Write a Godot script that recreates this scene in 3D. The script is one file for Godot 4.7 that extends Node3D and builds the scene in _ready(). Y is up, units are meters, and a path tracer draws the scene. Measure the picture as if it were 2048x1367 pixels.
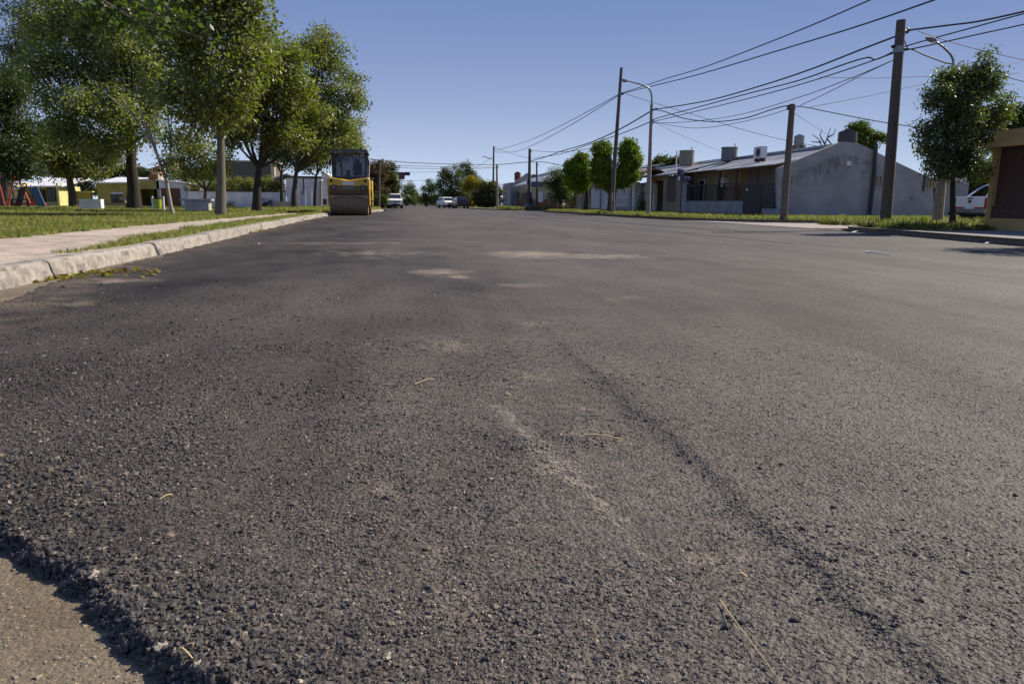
extends Node3D
# ---------------------------------------------------------------- camera numbers
const F := 1440.0                      # focal length in pixels of the 2048 x 1367 photograph
const EYE := Vector3(0, 0.68, 0)
var cb: Basis
var SUN := Vector3(0.70, 0.66, -0.27).normalized()
var rng := RandomNumberGenerator.new()
var M := {}
var names := {}
var tex := {}

func ray(px: float, py: float) -> Vector3:
	return cb * Vector3((px - 1024.0) / F, -(py - 683.5) / F, -1.0)
func gnd(px: float, py: float, h := 0.0) -> Vector3:
	var r := ray(px, py)
	return EYE + r * ((h - EYE.y) / r.y)
func on_x(px: float, py: float, x: float) -> Vector3:
	var r := ray(px, py)
	return EYE + r * (x / r.x)
func on_z(px: float, py: float, z: float) -> Vector3:
	var r := ray(px, py)
	return EYE + r * (z / r.z)
func on_plane(px: float, py: float, a: Vector3, b: Vector3) -> Vector3:   # vertical plane through a and b
	var n := Vector3(b.z - a.z, 0, a.x - b.x).normalized()
	var r := ray(px, py)
	return EYE + r * (n.dot(a - EYE) / n.dot(r))

# ---------------------------------------------------------------- mesh builder
class MB:
	var v := PackedVector3Array()
	var n := PackedVector3Array()
	var c := PackedColorArray()
	var col := Color(1, 1, 1)
	func tri(a: Vector3, b: Vector3, d: Vector3, out: Vector3) -> void:
		var k := (d - a).cross(b - a)
		if k.length_squared() < 1e-14: return
		k = k.normalized()
		if k.dot(out) < 0.0:
			var t := b
			b = d
			d = t
			k = -k
		v.append(a); v.append(b); v.append(d)
		for i in 3:
			n.append(k)
			c.append(col)
	func quad(a: Vector3, b: Vector3, d: Vector3, e: Vector3, out: Vector3) -> void:
		tri(a, b, d, out)
		tri(a, d, e, out)
	func tri_s(a: Vector3, b: Vector3, d: Vector3, na: Vector3, nb: Vector3, nd: Vector3) -> void:
		if (d - a).cross(b - a).dot(na + nb + nd) < 0.0:
			v.append(a); v.append(d); v.append(b)
			n.append(na); n.append(nd); n.append(nb)
		else:
			v.append(a); v.append(b); v.append(d)
			n.append(na); n.append(nb); n.append(nd)
		for i in 3: c.append(col)
	func box(ce: Vector3, s: Vector3, bs := Basis.IDENTITY) -> MB:
		var h := s * 0.5
		var p: Array[Vector3] = []
		for i in 8:
			p.append(ce + bs * Vector3(h.x * (1 if i & 1 else -1), h.y * (1 if i & 2 else -1), h.z * (1 if i & 4 else -1)))
		for f in [[0, 1, 3, 2], [4, 5, 7, 6], [0, 1, 5, 4], [2, 3, 7, 6], [0, 2, 6, 4], [1, 3, 7, 5]]:
			quad(p[f[0]], p[f[1]], p[f[2]], p[f[3]], (p[f[0]] + p[f[2]]) * 0.5 - ce)
		return self
	func span(a: Vector3, b: Vector3) -> MB:
		return box((a + b) * 0.5, (b - a).abs())
	# eight corners: lower four, upper four, each in ring order
	func hexa(p: Array) -> MB:
		var ce := Vector3.ZERO
		for q in p: ce += q / 8.0
		for f in [[0, 1, 2, 3], [4, 5, 6, 7], [0, 1, 5, 4], [1, 2, 6, 5], [2, 3, 7, 6], [3, 0, 4, 7]]:
			quad(p[f[0]], p[f[1]], p[f[2]], p[f[3]], (p[f[0]] + p[f[1]] + p[f[2]] + p[f[3]]) * 0.25 - ce)
		return self
	func tube(pts: Array, rad: Array, sides := 8, caps := true) -> MB:
		var rings: Array = []
		var norms: Array = []
		var up := Vector3(0.31, 0.2, 0.93)
		for i in pts.size():
			var d: Vector3 = (pts[mini(i + 1, pts.size() - 1)] - pts[maxi(i - 1, 0)])
			d = d.normalized()
			var x := d.cross(up)
			if x.length() < 0.05: x = d.cross(Vector3(1, 0, 0))
			x = x.normalized()
			var y := d.cross(x).normalized()
			up = -y.cross(d) if false else up
			var r: Array[Vector3] = []
			var nn: Array[Vector3] = []
			for k in sides:
				var a := TAU * k / sides
				var o := x * cos(a) + y * sin(a)
				r.append(pts[i] + o * rad[i])
				nn.append(o)
			rings.append(r); norms.append(nn)
		for i in pts.size() - 1:
			for k in sides:
				var k2 := (k + 1) % sides
				tri_s(rings[i][k], rings[i][k2], rings[i + 1][k2], norms[i][k], norms[i][k2], norms[i + 1][k2])
				tri_s(rings[i][k], rings[i + 1][k2], rings[i + 1][k], norms[i][k], norms[i + 1][k2], norms[i + 1][k])
		if caps:
			for e in [0, pts.size() - 1]:
				var o: Vector3 = pts[e] - pts[1 if e == 0 else e - 1]
				for k in sides: tri(pts[e], rings[e][k], rings[e][(k + 1) % sides], o)
		return self
	func cyl(a: Vector3, b: Vector3, r: float, sides := 16, r2 := -1.0) -> MB:
		return tube([a, b], [r, r if r2 < 0 else r2], sides)
	# polygon (x, y) laid in the plane at + ax * x + ay * y, extruded by az
	func prism(poly: PackedVector2Array, at: Vector3, ax: Vector3, ay: Vector3, az: Vector3) -> MB:
		var ids := Geometry2D.triangulate_polygon(poly)
		var cen := Vector2.ZERO
		for q in poly: cen += q / poly.size()
		var ccw := 0.0
		for i in poly.size():
			var q2 := poly[(i + 1) % poly.size()]
			ccw += poly[i].x * q2.y - q2.x * poly[i].y
		for i in range(0, ids.size(), 3):
			var t: Array[Vector3] = []
			for k in 3: t.append(at + ax * poly[ids[i + k]].x + ay * poly[ids[i + k]].y)
			tri(t[0], t[1], t[2], -az)
			tri(t[0] + az, t[1] + az, t[2] + az, az)
		for i in poly.size():
			var q := poly[i]
			var q2 := poly[(i + 1) % poly.size()]
			var e := (q2 - q)
			var o2 := Vector2(e.y, -e.x) * signf(ccw)
			var a := at + ax * q.x + ay * q.y
			var b := at + ax * q2.x + ay * q2.y
			quad(a, b, b + az, a + az, ax * o2.x + ay * o2.y)
		return self
	func done() -> ArrayMesh:
		var a := []
		a.resize(Mesh.ARRAY_MAX)
		a[Mesh.ARRAY_VERTEX] = v
		a[Mesh.ARRAY_NORMAL] = n
		a[Mesh.ARRAY_COLOR] = c
		var m := ArrayMesh.new()
		m.add_surface_from_arrays(Mesh.PRIMITIVE_TRIANGLES, a)
		return m

func arr_mesh(v: PackedVector3Array, n: PackedVector3Array, c: PackedColorArray, ix: PackedInt32Array) -> ArrayMesh:
	var a := []
	a.resize(Mesh.ARRAY_MAX)
	a[Mesh.ARRAY_VERTEX] = v
	a[Mesh.ARRAY_NORMAL] = n
	if c.size(): a[Mesh.ARRAY_COLOR] = c
	a[Mesh.ARRAY_INDEX] = ix
	var m := ArrayMesh.new()
	m.add_surface_from_arrays(Mesh.PRIMITIVE_TRIANGLES, a)
	return m

# ---------------------------------------------------------------- node helpers
func numbered(called: String) -> String:
	var k: int = names.get(called, 0)
	names[called] = k + 1
	return called if k == 0 else "%s_%03d" % [called, k]
func tag(o: Node, label: String, category: String, group := "") -> void:
	o.set_meta("label", label)
	o.set_meta("category", category)
	if group: o.set_meta("group", group)
func thing(called: String, label: String, category: String, at := Vector3.ZERO, turn := 0.0, group := "") -> Node3D:
	var o := Node3D.new()
	o.name = numbered(called)
	add_child(o)
	o.position = at
	o.rotation.y = turn
	tag(o, label, category, group)
	return o
# a part; with world = true its mesh is given in world coordinates and its thing is not turned
func part(called: String, shape, m: Material, parent: Node3D, world := false) -> MeshInstance3D:
	var o := MeshInstance3D.new()
	o.name = called
	o.mesh = shape.done() if shape is MB else shape
	o.material_override = m
	parent.add_child(o, true)
	if world: o.position = -parent.position
	return o
func single(called: String, shape, m: Material, label: String, category: String, group := "", at := Vector3.ZERO) -> MeshInstance3D:
	var o := MeshInstance3D.new()
	o.name = numbered(called)
	o.mesh = shape.done() if shape is MB else shape
	o.material_override = m
	add_child(o)
	o.position = at
	tag(o, label, category, group)
	return o
func setting(called: String, shape, m: Material) -> MeshInstance3D:
	var o := MeshInstance3D.new()
	o.name = called
	o.mesh = shape.done() if shape is MB else shape
	o.material_override = m
	add_child(o, true)
	o.set_meta("kind", "structure")
	return o
func setting_node(called: String) -> Node3D:
	var o := Node3D.new()
	o.name = called
	add_child(o, true)
	o.set_meta("kind", "structure")
	return o
func multi(called: String, mesh: Mesh, m: Material, xf: Array, cols: Array, parent: Node) -> MultiMeshInstance3D:
	var mm := MultiMesh.new()
	mm.transform_format = MultiMesh.TRANSFORM_3D
	mm.use_colors = cols.size() > 0
	mm.mesh = mesh
	mm.instance_count = xf.size()
	for i in xf.size():
		mm.set_instance_transform(i, xf[i])
		if cols.size(): mm.set_instance_color(i, cols[i])
	var o := MultiMeshInstance3D.new()
	o.name = called
	o.multimesh = mm
	o.material_override = m
	parent.add_child(o, true)
	o.set_meta("kind", "stuff")
	return o

# ---------------------------------------------------------------- textures and materials
func noise(seed_: int, freq: float, oct := 4, kind := FastNoiseLite.TYPE_SIMPLEX_SMOOTH) -> FastNoiseLite:
	var f := FastNoiseLite.new()
	f.seed = seed_
	f.frequency = freq
	f.noise_type = kind
	f.fractal_octaves = oct
	if oct <= 1: f.fractal_type = FastNoiseLite.FRACTAL_NONE
	return f
func grey(key: String, f: FastNoiseLite, lo: float, hi: float, size := 512, power := 1.0) -> ImageTexture:
	if not tex.has(key):
		var im := f.get_seamless_image(size, size)
		var d := im.get_data()
		var lut := PackedByteArray()
		for i in 256: lut.append(int(clampf(lo + (hi - lo) * pow(i / 255.0, power), 0, 1) * 255.0))
		for i in d.size(): d[i] = lut[d[i]]
		tex[key] = ImageTexture.create_from_image(Image.create_from_data(size, size, false, Image.FORMAT_L8, d))
	return tex[key]
# base colour as linear reflectance; t = key of a grey texture that multiplies it, tile = metres for one repeat
func mat(key: String, r: float, g: float, b: float, rough := 0.85, t = null, tile := 1.0, opt := {}) -> StandardMaterial3D:
	if M.has(key): return M[key]
	var m := StandardMaterial3D.new()
	m.resource_name = key
	m.albedo_color = Color(r, g, b).linear_to_srgb()
	m.roughness = rough
	m.metallic_specular = opt.get("spec", 0.5)
	m.metallic = opt.get("metal", 0.0)
	m.vertex_color_use_as_albedo = opt.get("vc", false)
	if t:
		m.albedo_texture = tex[t]
		m.uv1_triplanar = true
		m.uv1_world_triplanar = true
		m.uv1_scale = Vector3.ONE / tile
	if opt.has("bump"):
		m.heightmap_enabled = true
		m.heightmap_texture = tex[opt.bump]
		m.heightmap_scale = opt.get("depth", 0.3)
		if not t:
			m.uv1_triplanar = true
			m.uv1_world_triplanar = true
			m.uv1_scale = Vector3.ONE / tile
	if opt.has("back"):
		m.backlight_enabled = true
		m.backlight = opt.back
	if opt.has("cull"): m.cull_mode = BaseMaterial3D.CULL_DISABLED
	M[key] = m
	return m
func glass(key: String, r: float, g: float, b: float, alpha: float) -> StandardMaterial3D:
	if M.has(key): return M[key]
	var m := StandardMaterial3D.new()
	m.albedo_color = Color(r, g, b, alpha)
	m.transparency = BaseMaterial3D.TRANSPARENCY_ALPHA
	m.roughness = 0.04
	M[key] = m
	return m

func _ready() -> void:
	var roll := atan(0.0085)
	var v := Vector2(805 - 1024, 405.2 - 683.5).rotated(-roll)   # where the road's direction meets the horizon
	var pitch := atan(-v.y / F)
	var yaw := atan(-v.x / sqrt(F * F + v.y * v.y))
	cb = Basis(Vector3.UP, -yaw) * Basis(Vector3.RIGHT, -pitch) * Basis(Vector3.BACK, roll)
	var cam := Camera3D.new()
	cam.name = "camera"
	cam.fov = rad_to_deg(2.0 * atan(683.5 / F))
	cam.transform = Transform3D(cb, EYE)
	cam.near = 0.05
	cam.far = 2000.0
	add_child(cam)
	cam.current = true
	var env := Environment.new()
	env.background_mode = Environment.BG_SKY
	var sm := ProceduralSkyMaterial.new()
	sm.sky_top_color = Color(0.092, 0.147, 0.338).linear_to_srgb()
	sm.sky_horizon_color = Color(0.473, 0.568, 0.679).linear_to_srgb()
	sm.sky_curve = 0.075
	sm.ground_bottom_color = Color(0.14, 0.13, 0.12).linear_to_srgb()
	sm.ground_horizon_color = Color(0.45, 0.48, 0.52).linear_to_srgb()
	sm.sun_angle_max = 1.0
	sm.sky_energy_multiplier = 1.0
	var sky := Sky.new()
	sky.sky_material = sm
	env.sky = sky
	env.background_energy_multiplier = 1.0
	env.tonemap_mode = Environment.TONE_MAPPER_LINEAR
	env.tonemap_exposure = 1.45
	env.sdfgi_enabled = true
	env.ssao_enabled = true
	env.ssil_enabled = true
	var we := WorldEnvironment.new()
	we.name = "air"
	we.environment = env
	add_child(we)
	var sun := DirectionalLight3D.new()
	sun.name = "sun"
	sun.light_energy = 1.55
	sun.light_angular_distance = 0.5
	sun.light_color = Color(1.0, 0.955, 0.88)
	sun.shadow_enabled = true
	sun.look_at_from_position(SUN * 100.0, Vector3.ZERO)
	add_child(sun)
	rng.seed = 7
	make_textures()
	build_ground()
	build_verges()
	build_left_houses()
	build_right_houses()
	build_trees()
	build_poles()
	build_roller()
	build_vehicles()
	build_park()
	build_litter()

func make_textures() -> void:
	grey("fine", noise(1, 0.09, 5), 0.72, 1.0)
	grey("mottle", noise(2, 0.012, 6), 0.74, 1.0)
	grey("stain", noise(3, 0.012, 6), 0.55, 1.0, 512, 0.6)
	grey("sandy", noise(31, 0.16, 5), 0.45, 1.0, 512, 0.8)
	grey("bumpy", noise(4, 0.05, 5), 0.0, 1.0)
	grey("bark", noise(5, 0.04, 5), 0.35, 1.0)
	var cell := noise(6, 0.085, 2, FastNoiseLite.TYPE_CELLULAR)
	cell.cellular_return_type = FastNoiseLite.RETURN_DISTANCE
	grey("grit", cell, 1.0, 0.0, 1024)
	var cv := noise(8, 0.11, 1, FastNoiseLite.TYPE_CELLULAR)
	cv.cellular_return_type = FastNoiseLite.RETURN_CELL_VALUE
	# asphalt: tone of single stones, dark binder between them, a few pale grains
	if true:
		var a := cv.get_seamless_image(1024, 1024).get_data()
		var b := noise(9, 0.02, 5).get_seamless_image(1024, 1024).get_data()
		var e := noise(10, 0.22, 3).get_seamless_image(1024, 1024).get_data()
		var g: PackedByteArray = tex["grit"].get_image().get_data()
		var o := PackedByteArray()
		o.resize(1024 * 1024 * 3)
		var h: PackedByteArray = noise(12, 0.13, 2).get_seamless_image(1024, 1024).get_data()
		for i in 1024 * 1024:
			# stone tones, binder, painted shade of pits, and sand caught between the stones
			var s := 196.0 + (a[i] - 128) * 0.18 + (b[i] - 128) * 0.34 + (e[i] - 128) * 0.62 + (g[i] - 140) * 0.42
			var w := 0.0
			if h[i] > 196: w = (h[i] - 196) * 1.3
			elif a[i] > 249: w = 40.0
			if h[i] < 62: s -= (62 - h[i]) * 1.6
			o[i * 3] = int(clampf(s + w, 40, 255))
			o[i * 3 + 1] = int(clampf(s * 0.985 + w * 0.86, 38, 255))
			o[i * 3 + 2] = int(clampf(s * 0.97 + w * 0.55, 36, 255))
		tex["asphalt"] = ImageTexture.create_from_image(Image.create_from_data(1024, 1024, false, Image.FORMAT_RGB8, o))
	var pl := noise(11, 0.004, 5)
	grey("plaster", pl, 0.82, 1.0, 512, 0.8)
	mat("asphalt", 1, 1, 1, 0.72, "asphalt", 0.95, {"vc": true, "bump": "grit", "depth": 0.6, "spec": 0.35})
	mat("aggregate", 0.95, 0.95, 0.95, 0.62, "fine", 0.06, {"vc": true, "spec": 0.4})
	mat("gutter", 0.315, 0.258, 0.178, 0.95, "sandy", 0.40, {"vc": true, "bump": "bumpy", "depth": 0.35})
	mat("kerb", 0.43, 0.39, 0.345, 0.9, "stain", 0.8, {"vc": true, "bump": "bumpy", "depth": 0.6})
	mat("sidewalk", 0.60, 0.50, 0.41, 0.95, "mottle", 2.3, {"vc": true, "bump": "bumpy", "depth": 0.5})
	mat("pave", 0.26, 0.25, 0.24, 0.9, "mottle", 2.3, {"bump": "bumpy", "depth": 0.4})
	mat("street", 0.40, 0.34, 0.30, 0.9, "mottle", 3.0, {"bump": "bumpy", "depth": 0.4})
	mat("soil", 0.20, 0.19, 0.075, 1.0, "mottle", 1.7, {"bump": "bumpy", "depth": 1.5})
	mat("earth", 0.16, 0.14, 0.09, 1.0, "mottle", 5.0)
	mat("grass", 1, 1, 1, 0.6, null, 1.0, {"vc": true, "back": Color(0.75, 0.9, 0.4), "cull": true, "spec": 0.3})
	mat("leaf", 1, 1, 1, 0.42, null, 1.0, {"vc": true, "back": Color(0.85, 1.0, 0.42), "cull": true, "spec": 0.5})
	mat("leaf_dull", 1, 1, 1, 0.6, null, 1.0, {"vc": true, "back": Color(0.8, 0.92, 0.35), "cull": true, "spec": 0.3})
	mat("bark", 0.20, 0.165, 0.13, 0.95, "bark", 0.7, {"bump": "bumpy", "depth": 2.5})
	mat("bark_pale", 0.36, 0.31, 0.24, 0.95, "bark", 0.5, {"bump": "bumpy", "depth": 1.5})
	mat("bark_sapling", 0.70, 0.62, 0.52, 0.9, "bark", 0.5)
	mat("bark_dark", 0.10, 0.08, 0.065, 0.95, "bark", 0.7, {"bump": "bumpy", "depth": 2.5})
	mat("concrete", 0.52, 0.48, 0.42, 0.9, "plaster", 2.2, {"bump": "bumpy", "depth": 0.3})
	mat("pole_wood", 0.26, 0.215, 0.17, 0.9, "bark", 0.9, {"bump": "bumpy", "depth": 0.8})
	mat("pole_concrete", 0.36, 0.32, 0.28, 0.85, "mottle", 1.0)
	mat("black", 0.015, 0.015, 0.017, 0.6)
	mat("rubber", 0.02, 0.02, 0.02, 0.9)
	mat("steel", 0.35, 0.36, 0.37, 0.4, "fine", 0.4, {"metal": 0.6})
	mat("chrome", 0.7, 0.7, 0.7, 0.18, null, 1.0, {"metal": 1.0})
	mat("white_paint", 0.76, 0.76, 0.74, 0.35, null, 1.0)
	mat("wall_white", 0.80, 0.79, 0.77, 0.9, "plaster", 3.0)
	mat("wall_grey", 0.40, 0.385, 0.375, 0.92, "plaster", 4.0, {"bump": "bumpy", "depth": 0.4})
	mat("wall_stained", 0.40, 0.385, 0.375, 0.92, "plaster", 4.0, {"vc": true})
	mat("wall_bluegrey", 0.33, 0.335, 0.35, 0.9, "plaster", 3.0)
	mat("wall_yellow", 0.46, 0.38, 0.10, 0.9, "plaster", 3.0)
	mat("wall_lemon", 0.68, 0.64, 0.26, 0.9, "plaster", 3.0)
	mat("wall_ochre", 0.52, 0.34, 0.13, 0.9, "plaster", 3.0)
	mat("wall_tan", 0.36, 0.29, 0.20, 0.9, "plaster", 2.0)
	mat("wall_cream", 0.55, 0.47, 0.33, 0.9, "plaster", 2.0)
	mat("wall_brick", 0.27, 0.10, 0.055, 0.9, "fine", 0.5)
	mat("wall_block", 0.16, 0.145, 0.13, 0.95, "mottle", 2.0)
	mat("roof_zinc", 0.46, 0.47, 0.48, 0.5, "mottle", 3.5, {"metal": 0.25})
	mat("roof_zinc_dull", 0.30, 0.31, 0.33, 0.6, "mottle", 3.0, {"metal": 0.2})
	mat("roof_white", 0.74, 0.74, 0.75, 0.6, "plaster", 4.0)
	mat("roof_tile", 0.48, 0.22, 0.10, 0.85, "fine", 0.4)
	mat("trim_dark", 0.045, 0.042, 0.04, 0.7)
	mat("timber_red", 0.30, 0.105, 0.035, 0.6, "bark", 0.8)
	mat("timber_brown", 0.17, 0.075, 0.045, 0.7, "bark", 0.8)
	mat("door_orange", 0.50, 0.19, 0.04, 0.6, "bark", 0.8)
	mat("iron", 0.02, 0.021, 0.026, 0.55)
	mat("window_dark", 0.02, 0.024, 0.028, 0.08)
	mat("tank_black", 0.035, 0.036, 0.042, 0.5)
	mat("tank_beige", 0.34, 0.31, 0.24, 0.8, "mottle", 1.0)
	mat("tank_grey", 0.24, 0.235, 0.225, 0.85, "mottle", 1.0)
	mat("tank_red", 0.15, 0.022, 0.020, 0.6)
	mat("tank_orange", 0.52, 0.20, 0.10, 0.7)
	mat("yellow", 0.82, 0.52, 0.06, 0.45, "fine", 0.6)
	mat("drum", 0.27, 0.185, 0.125, 0.7, "mottle", 0.7)
	mat("beam_yellow", 0.20, 0.14, 0.05, 0.6, "mottle", 0.5)
	mat("drum_end", 0.42, 0.25, 0.13, 0.7, "mottle", 0.5)
	mat("cab_black", 0.02, 0.022, 0.022, 0.4)
	mat("red_paint", 0.42, 0.06, 0.035, 0.5)
	mat("blue_paint", 0.05, 0.11, 0.22, 0.5)
	mat("green_paint", 0.38, 0.45, 0.03, 0.5)
	mat("sign_blue", 0.022, 0.024, 0.065, 0.45)
	mat("sign_text", 0.32, 0.32, 0.36, 0.5)
	mat("sign_grey", 0.14, 0.135, 0.19, 0.5)
	mat("lamp_red", 0.35, 0.015, 0.012, 0.25)
	mat("car_dark", 0.03, 0.036, 0.046, 0.25)
	mat("stone", 0.05, 0.047, 0.045, 0.75, "fine", 0.03)
	mat("stone_tan", 0.42, 0.32, 0.20, 0.9, "fine", 0.03)
	mat("straw", 0.58, 0.44, 0.22, 0.8)
	mat("paper", 0.75, 0.74, 0.70, 0.8)
	mat("rust_cord", 0.45, 0.15, 0.07, 0.8)
	glass("cab_glass", 0.10, 0.13, 0.12, 0.5)
	glass("pane", 0.55, 0.62, 0.60, 0.22)

const EDGE := [[1.0, 0.75], [0.0, 0.30], [-0.5, 0.0], [-0.8, -0.22], [-0.99, -0.37], [-1.12, -0.49], [-1.25, -0.60], [-1.36, -0.70], [-1.44, -0.79], [-2.05, -1.50], [-3.2, -2.30], [-4.4, -2.64], [-5.38, -2.74], [-6.14, -2.90], [-7.4, -3.02], [-8.9, -3.06], [-12.0, -3.16], [-17.7, -3.42], [-28.6, -3.72], [-36.0, -3.86], [-46.0, -3.4], [-55.0, -2.2], [-63.0, -1.3], [-66.0, -1.6], [-67.5, -3.0], [-68.0, -30.0]]
const KERB := [[3.0, -3.22], [-6.3, -3.20], [-11.3, -3.24], [-17.4, -3.48], [-27.8, -3.76], [-35.6, -3.9], [-46.0, -3.45], [-55.0, -2.3], [-62.5, -1.4]]
var n_a := noise(21, 11.0, 3)
var n_b := noise(22, 1.6, 4)
var n_c := noise(23, 0.35, 4)
var n_d := noise(24, 60.0, 2)

func along(t: Array, z: float) -> float:
	if z >= t[0][0]: return t[0][1]
	for i in t.size() - 1:
		if z >= t[i + 1][0]: return lerpf(t[i][1], t[i + 1][1], (t[i][0] - z) / (t[i][0] - t[i + 1][0]))
	return t[-1][1]
func edge_at(z: float) -> float:
	var s := clampf(-z / 4.0, 0.25, 2.0)
	return along(EDGE, z) + (0.055 if z > -2.2 else 0.0) + n_a.get_noise_2d(z, 3.0) * 0.035 + n_b.get_noise_2d(z, 8.0) * 0.05 * s
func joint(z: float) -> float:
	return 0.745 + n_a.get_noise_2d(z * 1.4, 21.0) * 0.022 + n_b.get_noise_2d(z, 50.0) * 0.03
# height of the asphalt at a point: the layer ends in a rough step over the concrete
func road_y(x: float, z: float) -> float:
	var e := (x - edge_at(z)) * (0.72 if z > -5.0 else 0.97)
	var y := n_c.get_noise_2d(x, z) * 0.008
	var r := Vector2(x, z).length()
	if r < 12.0: y += n_b.get_noise_2d(x, z) * 0.004
	if r < 4.0: y += n_a.get_noise_2d(x, z) * 0.0035
	if z > -9.0 and x > 0.6 and x < 4.0: y += 0.005 * smoothstep(-9.0, -3.0, z) * smoothstep(0.0, 0.022, x - joint(z))       # the next paved lane lies a little higher
	elif x >= 4.0: y += 0.005 * smoothstep(-9.0, -3.0, z)
	if z < -60.0: return y
	if e < 0.035: y -= 0.06 * (1.0 - smoothstep(-0.008, 0.022, e))
	return y
const BLOBS := [[1.75, -9.8, 0.85, 1.0, 1.2], [2.5, -9.4, 1.2, 0.6, 1.0], [0.35, -7.25, 0.42, 0.5, 1.0], [0.52, -6.8, 0.22, 0.3, 0.9], [1.0, -6.0, 0.22, 0.3, 0.7], [1.62, -5.05, 0.22, 0.3, 0.6], [0.72, -4.0, 0.14, 0.2, 0.6], [0.2, -3.45, 0.45, 0.3, 0.5], [0.55, -2.75, 0.35, 0.2, 0.45], [-0.35, -10.0, 1.0, 1.0, 0.55], [-2.5, -6.6, 0.6, 0.4, 0.8], [-2.2, -5.2, 0.5, 0.3, 0.6], [0.62, -1.22, 0.14, 0.05, 0.55], [0.03, -1.35, 0.12, 0.1, 0.4], [-0.05, -1.65, 0.12, 0.1, 0.4], [-1.0, -12.5, 1.6, 0.5, 0.6], [0.45, -1.9, 0.3, 0.5, 0.38], [0.2, -1.1, 0.5, 0.25, 0.38]]
const SCUFFS := [[0.40, -1.95, 0.47, -1.15, 0.016], [0.52, -2.35, 0.66, -2.25, 0.03], [0.30, -2.4, 0.42, -1.6, 0.05]]
# colour of the asphalt: dust, trodden sand, shade painted along the joint, sky sheen at the right
func road_color(x: float, z: float) -> Color:
	var d := n_c.get_noise_2d(x * 1.3, z * 0.5)
	var e := n_b.get_noise_2d(x * 1.1, z * 0.6)
	var old := smoothstep(1.3, -1.6, x + n_c.get_noise_2d(x * 0.8, z * 0.4 + 30.0) * 1.6)
	var k := 0.132 * (1.0 + d * 0.34 + e * 0.26 + n_b.get_noise_2d(x * 1.6, z * 0.10 + 90.0) * 0.18 - 0.50 * old)
	var c := Color(k * 1.04, k * 0.915, k * 0.82)
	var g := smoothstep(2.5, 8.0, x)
	c = c.lerp(Color(k * 1.06, k * 0.985, k * 0.93), g)  # greyer to the right: reflected sky painted into the vertex colour
	var s := 0.0
	if z > -14.0 and z < -0.9 and x < 4.3:
		for p in BLOBS:
			var dz: float = (z - p[1]) / p[3]
			if dz > 1.0 or dz < -1.0: continue
			var dx: float = (x - p[0]) / p[2]
			s = maxf(s, (1.0 - sqrt(dx * dx + dz * dz)) * p[4])
	if s > 0.0:
		s = clampf(s * 1.35 + n_b.get_noise_2d(x * 2.2, z * 1.2) * 0.75 + n_a.get_noise_2d(x * 1.5, z * 0.9) * 0.45 - 0.30, 0, 1)
		c = c.lerp(Color(0.56, 0.47, 0.37), s * (0.62 if z < -5.5 else 0.40))
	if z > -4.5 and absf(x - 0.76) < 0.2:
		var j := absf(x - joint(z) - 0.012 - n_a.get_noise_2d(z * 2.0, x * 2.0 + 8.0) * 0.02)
		if j < 0.05: c = c.lerp(Color(0.072, 0.068, 0.064), (1.0 - j / 0.05) * 0.55 * smoothstep(-4.5, -2.4, z))  # dark strip: the step's shade and its open texture put into the colour
	if z > -3.0 and x > 0.15 and x < 0.75:
		for q in SCUFFS:
			var t: float = clampf((z - q[1]) / (q[3] - q[1]), 0, 1)
			var w: float = absf(x - lerpf(q[0], q[2], t) + n_a.get_noise_2d(z, 3.0) * 0.012) / q[4]
			if w < 1.0 and z < maxf(q[1], q[3]) and z > minf(q[1], q[3]): c = c.lerp(Color(0.42, 0.37, 0.30), (1.0 - w) * clampf(0.35 + n_a.get_noise_2d(x * 3.0, z * 3.0) * 1.2, 0, 0.7))
	var ed := x - edge_at(z)
	if z < -4.0 and ed < 0.6 and z > -40.0: c = c.lerp(Color(0.30, 0.235, 0.165), clampf(0.45 - ed + n_b.get_noise_2d(x * 2.0, z * 2.0) * 0.5, 0, 0.8))
	return c

func gutter_y(x: float, z: float) -> float:
	return -0.028 + n_b.get_noise_2d(x + 9, z) * 0.006 + n_a.get_noise_2d(x, z) * 0.002

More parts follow.
